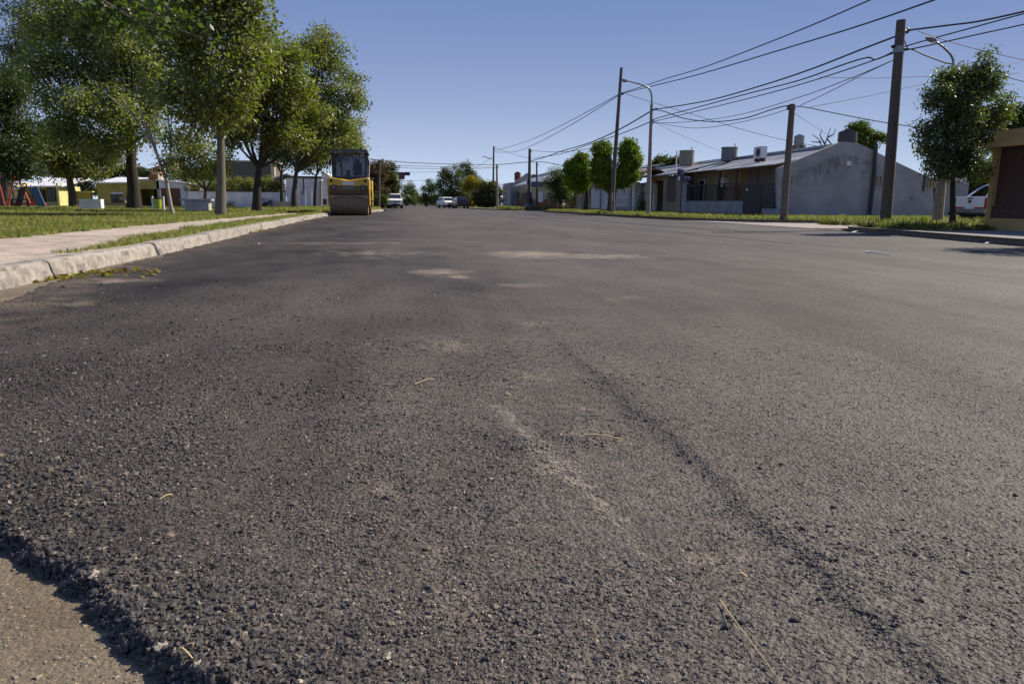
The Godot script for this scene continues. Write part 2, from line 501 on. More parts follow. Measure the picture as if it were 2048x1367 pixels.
func build_ground() -> void:
	# the land under everything
	var g := MB.new()
	g.quad(Vector3(-900, -0.09, 900), Vector3(900, -0.09, 900), Vector3(900, -0.09, -900), Vector3(-900, -0.09, -900), Vector3.UP)
	setting("ground", g, M.earth)
	# carriageway: rings that widen with distance, the same relief everywhere
	var na := 330
	var a0 := deg_to_rad(-108.0)
	var a1 := deg_to_rad(108.0)
	var v := PackedVector3Array()
	var n := PackedVector3Array()
	var c := PackedColorArray()
	var ix := PackedInt32Array()
	var r := 0.30
	var rows := 0
	while r < 420.0:
		for k in na + 1:
			var a := lerpf(a0, a1, float(k) / na)
			var x := clampf(sin(a) * r, -7.0, 60.0)
			var z := -cos(a) * r
			if x > 13.5 and z < -30.0: x = 13.5
			if x < -3.0 and z < -67.0 and z > -82: pass
			v.append(Vector3(x, road_y(x, z), z))
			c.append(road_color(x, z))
		rows += 1
		r *= 1.0105
	n.resize(v.size())
	for i in rows:
		for k in na + 1:
			var p := i * (na + 1) + k
			var dx := v[p + 1 if k < na else p] - v[p - 1 if k > 0 else p]
			var dz := v[p + na + 1 if i < rows - 1 else p] - v[p - na - 1 if i > 0 else p]
			var q := dx.cross(dz)
			if q.y < 0: q = -q
			n[p] = q.normalized() if q.length_squared() > 1e-16 else Vector3.UP
			if i < rows - 1 and k < na:
				var w := na + 1
				ix.append_array(PackedInt32Array([p, p + w, p + 1, p + 1, p + w, p + w + 1]))
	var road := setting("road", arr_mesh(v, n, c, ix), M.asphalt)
	var back := MB.new()
	back.col = Color(0.148, 0.134, 0.124)
	back.quad(Vector3(-12, -0.05, 40), Vector3(14, -0.05, 40), Vector3(14, -0.05, 0.1), Vector3(-12, -0.05, 0.1), Vector3.UP)
	part("road_behind", back, M.asphalt, road)
	# stones that stand proud of the binder
	var stones: Array[ArrayMesh] = []
	for s in 4: stones.append(stone_mesh(40 + s, 0.38))
	var xf := [[], [], [], []]
	var co := [[], [], [], []]
	var total := 0
	for band in [[0.62, 1.4, 26000.0, 0.80], [1.4, 2.3, 17000.0, 0.78], [2.3, 3.6, 7500.0, 0.8], [3.6, 7.0, 2600.0, 0.8]]:
		var span := 2.1
		var area: float = span * 0.5 * (band[1] * band[1] - band[0] * band[0])
		for i in int(area * band[2]):
			var rr := sqrt(lerpf(band[0] * band[0], band[1] * band[1], rng.randf()))
			var a := 0.15 + rng.randf_range(-span, span) * 0.5
			var x := sin(a) * rr
			var z := -cos(a) * rr
			var e := x - edge_at(z)
			if e < -0.004: continue
			if rr > 2.3 and rng.randf() > (7.0 - rr) / 4.7: continue
			var loose := clampf(1.0 - e / 0.5, 0, 1) * clampf((3.0 - rr) / 1.2, 0, 1)
			var coarse := clampf(0.45 - (x - 0.1) * 0.45 + n_b.get_noise_2d(x * 0.8, z * 0.8) * 0.7, 0, 1)
			coarse = maxf(coarse, loose)
			if rng.randf() > 0.74 + coarse * 0.5: continue
			var sz: float = band[3] * exp(rng.randfn(-5.52, 0.36)) * lerpf(0.62, 1.0, coarse) * (1.0 + 0.35 * loose)
			sz = clampf(sz, 0.0016, 0.0085)
			var bs := Basis(Vector3(rng.randfn(), rng.randfn(), rng.randfn()).normalized(), rng.randf() * TAU).scaled(Vector3(sz, sz * 0.85, sz))
			var y := road_y(x, z) + sz * lerpf(-0.50, 0.0, coarse) + rng.randf_range(-0.45, 0.35) * sz
			var t := road_color(x, z) * rng.randf_range(0.42, 1.12)
			if rng.randf() < 0.022: t = Color(0.48, 0.41, 0.32) * rng.randf_range(0.5, 1.1)
			elif rng.randf() < 0.10 * coarse: t = t.lerp(Color(0.40, 0.31, 0.21), 0.4)
			elif loose > 0.3: t *= 0.78
			t.a = 1.0
			var k := i % 4
			xf[k].append(Transform3D(bs, Vector3(x, y, z)))
			co[k].append(t)
			total += 1
	# crumbs along the broken edge of the layer
	for i in 5200:
		var z := -0.75 - pow(rng.randf(), 1.6) * 3.0
		var x := edge_at(z) + rng.randf_range(-0.012, 0.05)
		var sz := clampf(exp(rng.randfn(-5.4, 0.35)), 0.0025, 0.009)
		var y := lerpf(-0.032, -0.004, smoothstep(-0.02, 0.035, x - edge_at(z))) + sz * rng.randf_range(0.0, 0.5)
		var bs := Basis(Vector3(rng.randfn(), rng.randfn(), rng.randfn()).normalized(), rng.randf() * TAU).scaled(Vector3.ONE * sz)
		var t := Color(0.092, 0.083, 0.076) * rng.randf_range(0.7, 1.4)
		t.a = 1.0
		xf[i % 4].append(Transform3D(bs, Vector3(x, y, z)))
		co[i % 4].append(t)
	for i in 1300:
		var z := -0.7 - pow(rng.randf(), 1.9) * 2.4
		var x := joint(z) + 0.006 + rng.randfn() * 0.024
		var sz := clampf(exp(rng.randfn(-5.75, 0.35)), 0.0018, 0.007)
		var bs := Basis(Vector3(rng.randfn(), rng.randfn(), rng.randfn()).normalized(), rng.randf() * TAU).scaled(Vector3.ONE * sz)
		var t := Color(0.128, 0.115, 0.104) * rng.randf_range(0.6, 1.15)
		t.a = 1.0
		xf[i % 4].append(Transform3D(bs, Vector3(x, road_y(x, z) + sz * rng.randf_range(-0.9, -0.25), z)))
		co[i % 4].append(t)
	# pale sand grains caught on the coarse surface
	for i in 26000:
		var rr := 0.65 + pow(rng.randf(), 1.25) * 2.6
		var a := 0.15 + rng.randf_range(-1.05, 1.05)
		var x := sin(a) * rr
		var z := -cos(a) * rr
		if x < edge_at(z) + 0.02 or n_b.get_noise_2d(x * 0.9 + 5.0, z * 0.9) < -0.12 + 0.35 * rng.randf(): continue
		var sz := clampf(exp(rng.randfn(-6.9, 0.4)), 0.0006, 0.0028)
		xf[i % 4].append(Transform3D(Basis(Vector3.UP, rng.randf() * TAU).scaled(Vector3.ONE * sz), Vector3(x, road_y(x, z) + 0.0012 + rng.randf() * 0.002, z)))
		co[i % 4].append(Color(0.60, 0.52, 0.42).lerp(Color(0.40, 0.28, 0.18), rng.randf()))
	for k in 4: multi("aggregate", stones[k], M.aggregate, xf[k], co[k], road)
	# concrete gutter and valley gutter at the corner
	var gv := MB.new()
	var zs := [3.0]
	while zs[-1] > -36.0: zs.append(zs[-1] - (0.05 if zs[-1] < -0.7 and zs[-1] > -2.4 else 0.3))
	for i in zs.size() - 1:
		var cols := 60 if zs[i] < -0.7 and zs[i] > -2.4 else 14
		for k in cols:
			var q := []
			for o in [[0, 0], [0, 1], [1, 1], [1, 0]]:
				var zz: float = zs[i + o[0]]
				var x := lerpf(along(KERB, zz) - 0.1, 1.2 if zz > -4.0 else along(EDGE, zz) + 0.5, float(k + o[1]) / cols)
				q.append(Vector3(x, gutter_y(x, zz), zz))
			var d := n_b.get_noise_2d(q[0].x * 1.3 + 40.0, q[0].z * 1.3)
			var d2 := n_a.get_noise_2d(q[0].x * 0.8, q[0].z * 0.8)
			var tone := 0.80 + d * 0.30 + d2 * 0.14
			gv.col = Color(tone, tone * (0.98 + d * 0.10), tone * (0.94 + d * 0.22))
			gv.quad(q[0], q[1], q[2], q[3], Vector3.UP)
	var gutter := setting("gutter", gv, M.gutter)
	# sand grains and crumbs lying on the gutter
	var gx := []
	var gc := []
	for i in 16000:
		var z := -0.9 - pow(rng.randf(), 1.4) * 4.0
		var x := along(EDGE, z) - pow(rng.randf(), 1.3) * 1.3 + 0.02
		var sz := clampf(exp(rng.randfn(-6.65, 0.5)), 0.0006, 0.0045)
		gx.append(Transform3D(Basis(Vector3.UP, rng.randf() * TAU).scaled(Vector3(sz, sz * 0.7, sz)), Vector3(x, gutter_y(x, z), z)))
		gc.append(Color(0.45, 0.37, 0.26).lerp(Color(0.13, 0.11, 0.09), rng.randf() * rng.randf() * 1.2))
	multi("grit", stones[0], M.aggregate, gx, gc, gutter)

func stone_mesh(seed_: int, rough: float) -> ArrayMesh:
	var t := (1.0 + sqrt(5.0)) / 2.0
	var p := [Vector3(-1, t, 0), Vector3(1, t, 0), Vector3(-1, -t, 0), Vector3(1, -t, 0), Vector3(0, -1, t), Vector3(0, 1, t), Vector3(0, -1, -t), Vector3(0, 1, -t), Vector3(t, 0, -1), Vector3(t, 0, 1), Vector3(-t, 0, -1), Vector3(-t, 0, 1)]
	var ns := noise(seed_, 0.85, 3)
	var fs := [[0, 11, 5], [0, 5, 1], [0, 1, 7], [0, 7, 10], [0, 10, 11], [1, 5, 9], [5, 11, 4], [11, 10, 2], [10, 7, 6], [7, 1, 8], [3, 9, 4], [3, 4, 2], [3, 2, 6], [3, 6, 8], [3, 8, 9], [4, 9, 5], [2, 4, 11], [6, 2, 10], [8, 6, 7], [9, 8, 1]]
	var lump := func(q: Vector3) -> Vector3:
		q = q.normalized()
		return q * (1.0 + ns.get_noise_3dv(q * 1.6) * rough * 3.2) * Vector3(1.15, 0.85, 1.0)
	var b := MB.new()
	for f in fs:
		var a: Vector3 = p[f[0]].normalized()
		var c: Vector3 = p[f[1]].normalized()
		var d: Vector3 = p[f[2]].normalized()
		var m := [(a + c).normalized(), (c + d).normalized(), (d + a).normalized()]
		for k in [[a, m[0], m[2]], [m[0], c, m[1]], [m[2], m[1], d], [m[0], m[1], m[2]]]:
			var q := []
			for e in k: q.append(lump.call(e))
			var fn: Vector3 = (q[2] - q[0]).cross(q[1] - q[0]).normalized()
			if fn.dot(q[0]) < 0.0: fn = -fn
			b.tri_s(q[0], q[1], q[2], (fn * 2.0 + q[0].normalized()).normalized(), (fn * 2.0 + q[1].normalized()).normalized(), (fn * 2.0 + q[2].normalized()).normalized())
	return b.done()

# a raised plate: polygon in (x, z)
func plate(poly: PackedVector2Array, top: float, bottom: float) -> MB:
	return MB.new().prism(poly, Vector3(0, bottom, 0), Vector3(1, 0, 0), Vector3(0, 0, 1), Vector3(0, top - bottom, 0))
# kerb along a line of (x, z) points; the road lies on the side given by the sign
func kerb_strip(pts: Array, top: float, w: float, side: float) -> MB:
	var b := MB.new()
	b.col = Color(0.85, 0.85, 0.85)
	for i in pts.size() - 1:
		var p := Vector3(pts[i][0], 0, pts[i][1])
		var q := Vector3(pts[i + 1][0], 0, pts[i + 1][1])
		var o := Vector3(q.z - p.z, 0, p.x - q.x).normalized() * side
		var prof := [[0.012, -0.08], [0.0, 0.0], [-0.02, top - 0.03], [-0.045, top], [-w, top + 0.004]]
		for k in prof.size() - 1:
			b.quad(p + o * prof[k][0] + Vector3.UP * prof[k][1], q + o * prof[k][0] + Vector3.UP * prof[k][1], q + o * prof[k + 1][0] + Vector3.UP * prof[k + 1][1], p + o * prof[k + 1][0] + Vector3.UP * prof[k + 1][1], o + Vector3.UP)
	return b

func build_verges() -> void:
	# ---- kerb of the park side, stone by stone
	var kerb := setting_node("kerb")
	var z := 2.5
	var joints := [-8.22, -10.15, -11.35]
	while z > -60.0:
		var l := rng.randf_range(1.75, 2.15)
		var z1 := z - l
		for jz in joints:
			if z > jz and z1 < jz + 0.5: z1 = jz
		var segs := 44 if z > -14.0 else (14 if z > -28.0 else 2)
		var b := MB.new()
		var tone := rng.randf_range(0.86, 1.08)
		var off := rng.randf_range(-0.012, 0.012)
		var hh := rng.randf_range(-0.008, 0.008)
		var prof := [[0.04, -0.10], [0.03, -0.03], [0.014, 0.05], [0.0, 0.108], [-0.016, 0.130], [-0.05, 0.137], [-0.18, 0.137], [-0.2, 0.06]]
		var grid := []
		for i in segs + 1:
			var zz := lerpf(z - 0.007, z1 + 0.007, float(i) / segs)
			var row := []
			for k in prof.size():
				var wob := n_a.get_noise_3d(zz * 0.5, k * 0.4, 1.0) * 0.004 + n_a.get_noise_3d(zz * 2.2, k * 0.9, 7.0) * 0.0018
				var chip := maxf(0.0, n_b.get_noise_2d(zz * 1.7, k * 0.3) - 0.30) * 0.07 if k in [2, 3, 4] else 0.0
				if (i == 0 or i == segs) and k > 1: chip += 0.012
				row.append(Vector3(along(KERB, zz) + off + prof[k][0] + wob - chip, prof[k][1] + hh - chip * 0.6 + wob * 0.4, zz))
			grid.append(row)
		for i in segs:
			for k in prof.size() - 1:
				var st := n_b.get_noise_2d(grid[i][k].z * 1.4, k * 0.5 + 30.0)
				var t := tone * (1.0 - 1.3 * clampf(st - 0.20, 0, 0.4) + n_a.get_noise_2d(grid[i][k].z * 1.5, k * 0.8) * 0.05)
				b.col = Color(t, t * 0.99, t * 0.97)
				b.quad(grid[i][k], grid[i][k + 1], grid[i + 1][k + 1], grid[i + 1][k], Vector3(1, 1.2, 0) if k < 6 else Vector3(-1, 0, 0))
		for e in [0, segs]:
			for k in range(1, prof.size() - 1): b.tri(grid[e][0], grid[e][k], grid[e][k + 1], Vector3(0, 0, 1 if e == 0 else -1))
		part("kerb_stone", b, M.kerb, kerb)
		z = z1
	# rounded corner at the end of the park block
	var cor := []
	for i in 9:
		var a := PI * 0.5 * i / 8.0
		cor.append([-4.6 + cos(a) * 3.2, -62.3 - sin(a) * 4.2])
	cor.append([-60.0, -66.6])
	part("kerb_corner", kerb_strip(cor, 0.13, 0.2, 1.0), M.kerb, kerb)
	# ---- path and lawn
	var sw := PackedVector2Array()
	var zz := 3.0
	while zz > -60.0:
		sw.append(Vector2(along(KERB, zz) - 0.15, zz))
		zz -= 2.0
	for p in [[-60.0, -4.2], [-46.5, -5.1], [-29.0, -5.85], [-18.0, -6.05], [-11.0, -5.75], [3.0, -5.7]]: sw.append(Vector2(p[1], p[0]))
	var walk := setting("sidewalk", plate(sw, 0.108, -0.05), M.soil)
	var outer := [[3.0, -5.7], [-11.0, -5.75], [-18.0, -6.05], [-29.0, -5.85], [-46.5, -5.1], [-60.0, -4.2]]
	zz = 2.6
	while zz > -58.0:
		var z1 := zz - rng.randf_range(2.7, 3.3)
		var pb := MB.new()
		var tone := rng.randf_range(0.86, 1.0)
		var tip := rng.randf_range(-0.004, 0.004)
		var nz := 16 if zz > -22.0 else 4
		var nx := 12 if zz > -22.0 else 4
		for i in nz:
			for k in nx:
				var q := []
				for o in [[0, 0], [0, 1], [1, 1], [1, 0]]:
					var z2 := lerpf(zz - 0.012, z1 + 0.012, float(i + o[0]) / nz)
					var xe := along(outer, z2) + n_b.get_noise_2d(z2 * 0.8, 11.0) * 0.16
					var x2 := lerpf(xe, along(KERB, z2) - 0.19, float(k + o[1]) / nx)
					q.append(Vector3(x2, 0.124 + tip + n_b.get_noise_2d(x2, z2) * 0.003, z2))
				var c: Vector3 = q[0]
				var w := tone * (0.95 + n_b.get_noise_2d(c.x * 0.9, c.z * 0.9 + 60.0) * 0.18 + n_a.get_noise_2d(c.x * 0.4, c.z * 0.4) * 0.08)
				pb.col = Color(w, w * 0.99, w * 0.97)
				pb.quad(q[0], q[1], q[2], q[3], Vector3.UP)
				if i == 0: pb.quad(q[0], q[1], q[1] - Vector3(0, 0.03, 0), q[0] - Vector3(0, 0.03, 0), Vector3(0, 0, 1))
				if k == 0: pb.quad(q[0], q[3], q[3] - Vector3(0, 0.03, 0), q[0] - Vector3(0, 0.03, 0), Vector3(-1, 0, 0))
		part("paving_slab", pb, M.sidewalk, walk)
		zz = z1
	var lawn := PackedVector2Array([Vector2(-5.0, 4), Vector2(-5.2, -18), Vector2(-5.0, -29), Vector2(-4.3, -46), Vector2(-3.4, -54), Vector2(-2.0, -61.5)])
	for i in range(1, 9): lawn.append(Vector2(cor[i][0] - 0.15, cor[i][1] + 0.15))
	lawn.append(Vector2(-80, -66.4)); lawn.append(Vector2(-80, 4))
	setting("lawn", plate(lawn, 0.114, -0.05), M.soil)
	# street on the far side of the park, and the next block
	var cs := MB.new()
	cs.quad(Vector3(-120, -0.02, -66), Vector3(-2.5, -0.02, -66), Vector3(-2.5, -0.02, -76), Vector3(-120, -0.02, -76), Vector3.UP)
	setting("cross_street", cs, M.street)
	setting("next_block", plate(PackedVector2Array([Vector2(-120, -76), Vector2(-5, -76), Vector2(-3, -78), Vector2(-2.6, -82), Vector2(-2.6, -400), Vector2(-120, -400)]), 0.11, -0.05), M.soil)
	# ---- right-hand verges
	var far := [[12.0, -62.0], [12.02, -44.0], [12.1, -37.0], [12.55, -33.0], [13.3, -30.2], [14.4, -28.4], [16.0, -27.4], [19.0, -26.9], [70.0, -26.8]]
	var poly := PackedVector2Array()
	for p in far: poly.append(Vector2(p[0] + 0.05, p[1] - 0.02))
	poly.append(Vector2(70, -62.0))
	setting("far_verge", plate(poly, 0.12, -0.05), M.soil)
	setting("far_kerb", kerb_strip(far, 0.125, 0.16, 1.0), M.kerb)
	var near := [[70.0, -21.2], [18.0, -21.2], [15.6, -20.9], [14.2, -20.5], [13.3, -20.0], [12.75, -19.4], [12.35, -18.2], [11.95, -15.4], [11.55, -13.2], [11.3, -11.8], [11.2, -8.0], [11.2, 10.0]]
	poly = PackedVector2Array()
	for p in near: poly.append(Vector2(p[0] + 0.06, p[1] + 0.02))
	poly.append(Vector2(70, 10))
	setting("near_verge", plate(poly, 0.12, -0.05), M.pave)
	setting("near_kerb", kerb_strip(near, 0.125, 0.16, 1.0), M.kerb)
	var gp := PackedVector2Array([Vector2(12.6, -18.4), Vector2(13.3, -19.8), Vector2(14.6, -20.6), Vector2(17.0, -20.95), Vector2(30, -21.0), Vector2(30, -20.2), Vector2(16.2, -19.6), Vector2(15.4, -17.4), Vector2(14.4, -15.8), Vector2(12.4, -15.4)])
	setting("near_grass_bed", plate(gp, 0.124, 0.0), M.soil)
	var ss := MB.new()
	ss.quad(Vector3(13.2, 0.012, -20.5), Vector3(70, 0.012, -21), Vector3(70, 0.012, -27), Vector3(14.2, 0.012, -28.2), Vector3.UP)
	ss.quad(Vector3(12.45, 0.012, -19.0), Vector3(13.2, 0.012, -20.5), Vector3(14.2, 0.012, -28.2), Vector3(12.6, 0.012, -32.0), Vector3.UP)
	setting("side_street", ss, M.street)
	setting("distant_verge", plate(PackedVector2Array([Vector2(11.6, -72.5), Vector2(10.4, -76), Vector2(9.2, -82), Vector2(8.6, -95), Vector2(8.4, -400), Vector2(80, -400), Vector2(80, -72.5)]), 0.12, -0.05), M.soil)
	setting("distant_kerb", kerb_strip([[8.4, -300.0], [8.6, -95.0], [9.2, -82.0], [10.4, -76.0], [11.6, -72.5], [40.0, -72.4]], 0.125, 0.16, 1.0), M.kerb)
	var rp := MB.new()
	rp.quad(Vector3(11.0, 0.02, -72.6), Vector3(20, 0.05, -71.8), Vector3(20, 0.03, -68.5), Vector3(12.2, 0.012, -69.5), Vector3.UP)
	setting("far_crossing", rp, M.street)
	# ---- grass
	var tufts: Array[ArrayMesh] = [tuft(61, 8, 0.10, 0.055), tuft(62, 7, 0.08, 0.07), tuft(63, 9, 0.13, 0.05)]
	var tx := [[], [], []]
	var tc := [[], [], []]
	var put := func(x: float, zp: float, y: float, s: float, dry: float):
		var k := rng.randi() % 3
		var b := Basis(Vector3.UP, rng.randf() * TAU).scaled(Vector3(s, s * rng.randf_range(0.7, 1.3), s))
		tx[k].append(Transform3D(b, Vector3(x, y, zp)))
		var t := Color(0.230, 0.238, 0.080).lerp(Color(0.44, 0.37, 0.18), clampf(dry + rng.randfn(0.0, 0.18), 0, 1)) * rng.randf_range(0.75, 1.25)
		t.a = 1.0
		tc[k].append(t)
	for i in 130000:
		var d := 9.0 + 50.0 * pow(rng.randf(), 1.9)
		var a := rng.randf_range(-0.95, -0.03)
		var x := sin(a) * d
		var zp := -cos(a) * d
		if zp < -65.8 or x > -5.75 + (0.9 if zp < -40 else 0.0) + n_b.get_noise_2d(x, zp) * 0.35: continue
		var dry := 0.35 + n_c.get_noise_2d(x, zp) * 0.9
		put.call(x, zp, 0.108, 0.42 + d * 0.019, dry)
	for i in 6500:                                   # strip along the kerb
		var zp := -8.3 - pow(rng.randf(), 1.2) * 32.0
		var wd := 0.22 + 0.35 * smoothstep(-9.0, -13.0, zp) if zp > -24.0 else 0.35
		var x := along(KERB, zp) - 0.20 - rng.randf() * wd * (1.0 + n_b.get_noise_2d(zp, 5.0))
		if n_b.get_noise_2d(zp * 0.7, 77.0) < -0.32 or rng.randf() > smoothstep(-8.4, -12.0, zp) + 0.12: continue
		put.call(x, zp, 0.116, rng.randf_range(0.35, 0.7) + 0.2 * smoothstep(-9.0, -18.0, zp), 0.25)
	for i in 9000:                                    # grass beyond the roller
		var zp := -44.0 - rng.randf() * 22.0
		var x := rng.randf_range(-9.0, -1.2)
		if x > along(EDGE, zp) - 0.5: continue
		put.call(x, zp, 0.118, 1.9, 0.35)
	var lg := multi("grass", tufts[0], M.grass, tx[0], tc[0], self)
	tag(lg, "short mown grass of the park lawn with dry patches", "grass")
	for k in [1, 2]: multi("blades", tufts[k], M.grass, tx[k], tc[k], lg)
	for k in 3:
		tx[k].clear()
		tc[k].clear()
	for i in 26000:
		var zp := rng.randf_range(-62.0, -27.2)
		var x := rng.randf_range(12.2, 18.6)
		if i % 3 == 0:
			x = rng.randf_range(17.0, 30.0)
			zp = rng.randf_range(-33.0, -27.1)
		if zp > -37.0 and x < 12.2 + pow(clampf((zp + 37.0) / 9.8, 0, 1), 2.4) * 4.0: continue
		if n_b.get_noise_2d(x, zp) < -0.35: continue
		put.call(x, zp, 0.112, rng.randf_range(0.8, 1.7), 0.22 + n_c.get_noise_2d(x * 2.0, zp * 2.0) * 0.5)
	for i in 5200:
		var x := rng.randf_range(12.5, 16.6)
		var zp := rng.randf_range(-20.9, -16.2)
		if not Geometry2D.is_point_in_polygon(Vector2(x, zp), gp): continue
		if zp > -17.6 and rng.randf() < 0.7: continue
		put.call(x, zp, 0.12, rng.randf_range(0.9, 2.1), 0.12)
	for i in 700:
		put.call(rng.randf_range(12.8, 16.8), rng.randf_range(-21.0, -20.3), 0.12, rng.randf_range(1.2, 2.2), 0.0)
	for i in 2500: put.call(rng.randf_range(10.8, 16.0), rng.randf_range(-84.0, -73.0), 0.118, 2.4, 0.1)
	var vg := multi("verge_grass", tufts[1], M.grass, tx[1], tc[1], self)
	tag(vg, "tall bright green grass on the verges in front of the houses", "grass")
	for k in [0, 2]: multi("blades", tufts[k], M.grass, tx[k], tc[k], vg)

func tuft(seed_: int, blades: int, h: float, spread: float) -> ArrayMesh:
	var rr := RandomNumberGenerator.new()
	rr.seed = seed_
	var b := MB.new()
	for i in blades:
		var a := rr.randf() * TAU
		var p := Vector3(cos(a), 0, sin(a)) * rr.randf() * spread
		var l := Vector3(cos(a), 0, sin(a)) * rr.randf_range(0.1, 0.8) * h
		var s := Vector3(-sin(a), 0, cos(a)).rotated(Vector3.UP, rr.randf_range(-1, 1)) * 0.006
		var hh := h * rr.randf_range(0.5, 1.1)
		var m := p + l * 0.35 + Vector3(0, hh * 0.6, 0)
		var t := p + l + Vector3(0, hh, 0)
		var nn := (Vector3(cos(a), 0, sin(a)) * 0.6 + Vector3.UP).normalized()
		b.tri_s(p - s, p + s, m + s * 0.8, nn, nn, nn)
		b.tri_s(p - s, m + s * 0.8, m - s * 0.8, nn, nn, nn)
		b.tri_s(m - s * 0.8, m + s * 0.8, t, nn, nn, nn)
	return b.done()

# box whose front lies in the plane z and whose outline is given by two photo corners; it reaches back by depth
func bz(b: MB, x0: float, y0: float, x1: float, y1: float, z: float, depth: float) -> MB:
	var xm := (x0 + x1) * 0.5
	var a := Vector3(on_z(x0, y1, z).x, on_z(xm, y1, z).y, z - depth)
	return b.span(a, Vector3(on_z(x1, y1, z).x, on_z(xm, y0, z).y, z))
# the same in the plane x (facing the road); depth away from the road
func bx(b: MB, x0: float, y0: float, x1: float, y1: float, x: float, depth: float) -> MB:
	var xm := (x0 + x1) * 0.5
	return b.span(Vector3(x, on_x(xm, y1, x).y, on_x(x0, y0, x).z), Vector3(x + depth, on_x(xm, y0, x).y, on_x(x1, y0, x).z))
func sheet_roof(a: Vector3, b: Vector3, c: Vector3, d: Vector3, t := 0.06) -> MB:   # four upper corners in ring order
	var u := Vector3(0, -t, 0)
	return MB.new().hexa([a + u, b + u, c + u, d + u, a, b, c, d])
# window: frame of four bars standing proud, panes behind
func window_z(parent: Node3D, x0: float, y0: float, x1: float, y1: float, z: float, frame: Material, panes := 2) -> void:
	var p := on_z((x0 + x1) * 0.5, y1, z)
	var a := Vector3(on_z(x0, y1, z).x, p.y, z)
	var b := Vector3(on_z(x1, y1, z).x, on_z((x0 + x1) * 0.5, y0, z).y, z)
	window_at(parent, a, Vector3(b.x - a.x, 0, 0), b.y - a.y, Vector3(0, 0, 1), frame, panes)
func window_x(parent: Node3D, x0: float, y0: float, x1: float, y1: float, x: float, frame: Material, panes := 2) -> void:
	var xm := (x0 + x1) * 0.5
	var a := Vector3(x, on_x(xm, y1, x).y, on_x(x0, y1, x).z)
	var w := on_x(x1, y1, x).z - a.z
	window_at(parent, a, Vector3(0, 0, w), on_x(xm, y0, x).y - a.y, Vector3(-1, 0, 0), frame, panes)
func window_at(parent: Node3D, a: Vector3, w: Vector3, h: float, out: Vector3, frame: Material, panes: int) -> void:
	var o := MeshInstance3D.new()
	var f := MB.new()
	var u := w.normalized()
	var t := 0.06
	var bs := Basis(u, Vector3.UP, u.cross(Vector3.UP))
	var l := w.length()
	var c := a + out * 0.02
	f.box(c + u * l * 0.5 + Vector3.UP * t * 0.5, Vector3(l, t, 0.1), bs)
	f.box(c + u * l * 0.5 + Vector3.UP * (h - t * 0.5), Vector3(l, t, 0.1), bs)
	for i in panes + 1:
		f.box(c + u * (t * 0.5 + (l - t) * i / panes) + Vector3.UP * h * 0.5, Vector3(t, h - 2 * t, 0.096), bs)
	o = part("window", f, frame, parent, true)
	for i in panes:
		var p := MB.new().box(c + u * (t + (l - t) * (i + 0.5) / panes - t * 0.5) + Vector3.UP * h * 0.5, Vector3((l - t) / panes - t, h - 2 * t, 0.03), bs)
		part("pane", p, M.window_dark, o)
func water_tank(label: String, at: Vector3, r: float, h: float, m: Material, domed: bool, stand := 0.0) -> void:
	var t := thing("water_tank", label, "water tank", at)
	var y := stand
	if stand > 0.0:
		for sx in [-1, 1]:
			for sz in [-1, 1]: part("leg", MB.new().box(Vector3(sx * r * 0.6, stand * 0.5 - 0.1, sz * r * 0.6), Vector3(0.2, stand + 0.2, 0.2)), M.roof_white if stand > 0.5 else M.tank_grey, t)
	var b := MB.new()
	var ps := [Vector3(0, y, 0)]
	var rs := [r * 0.97]
	for k in 3:
		ps.append_array([Vector3(0, y + h * (0.08 + 0.27 * k), 0), Vector3(0, y + h * (0.2 + 0.27 * k), 0), Vector3(0, y + h * (0.23 + 0.27 * k), 0)])
		rs.append_array([r, r, r * 0.965])
	if domed:
		for q in [[0.86, 1.0], [0.93, 0.86], [0.98, 0.6], [1.0, 0.36]]:
			ps.append(Vector3(0, y + h * q[0], 0)); rs.append(r * q[1])
	else:
		for q in [[0.90, 1.0], [0.93, 1.05], [1.0, 1.05], [1.001, 0.95], [0.985, 0.05]]:
			ps.append(Vector3(0, y + h * q[0], 0)); rs.append(r * q[1])
	part("body", b.tube(ps, rs, 20), m, t)
	if domed: part("lid", MB.new().cyl(Vector3(0, y + h - 0.02, 0), Vector3(0, y + h * 1.07, 0), r * 0.32, 14), m, t)
	else: part("pipe", MB.new().cyl(Vector3(r * 0.5, y + h * 0.9, r * 0.4), Vector3(r * 0.5, y + h * 1.25, r * 0.4), 0.03, 6), M.tank_grey, t)

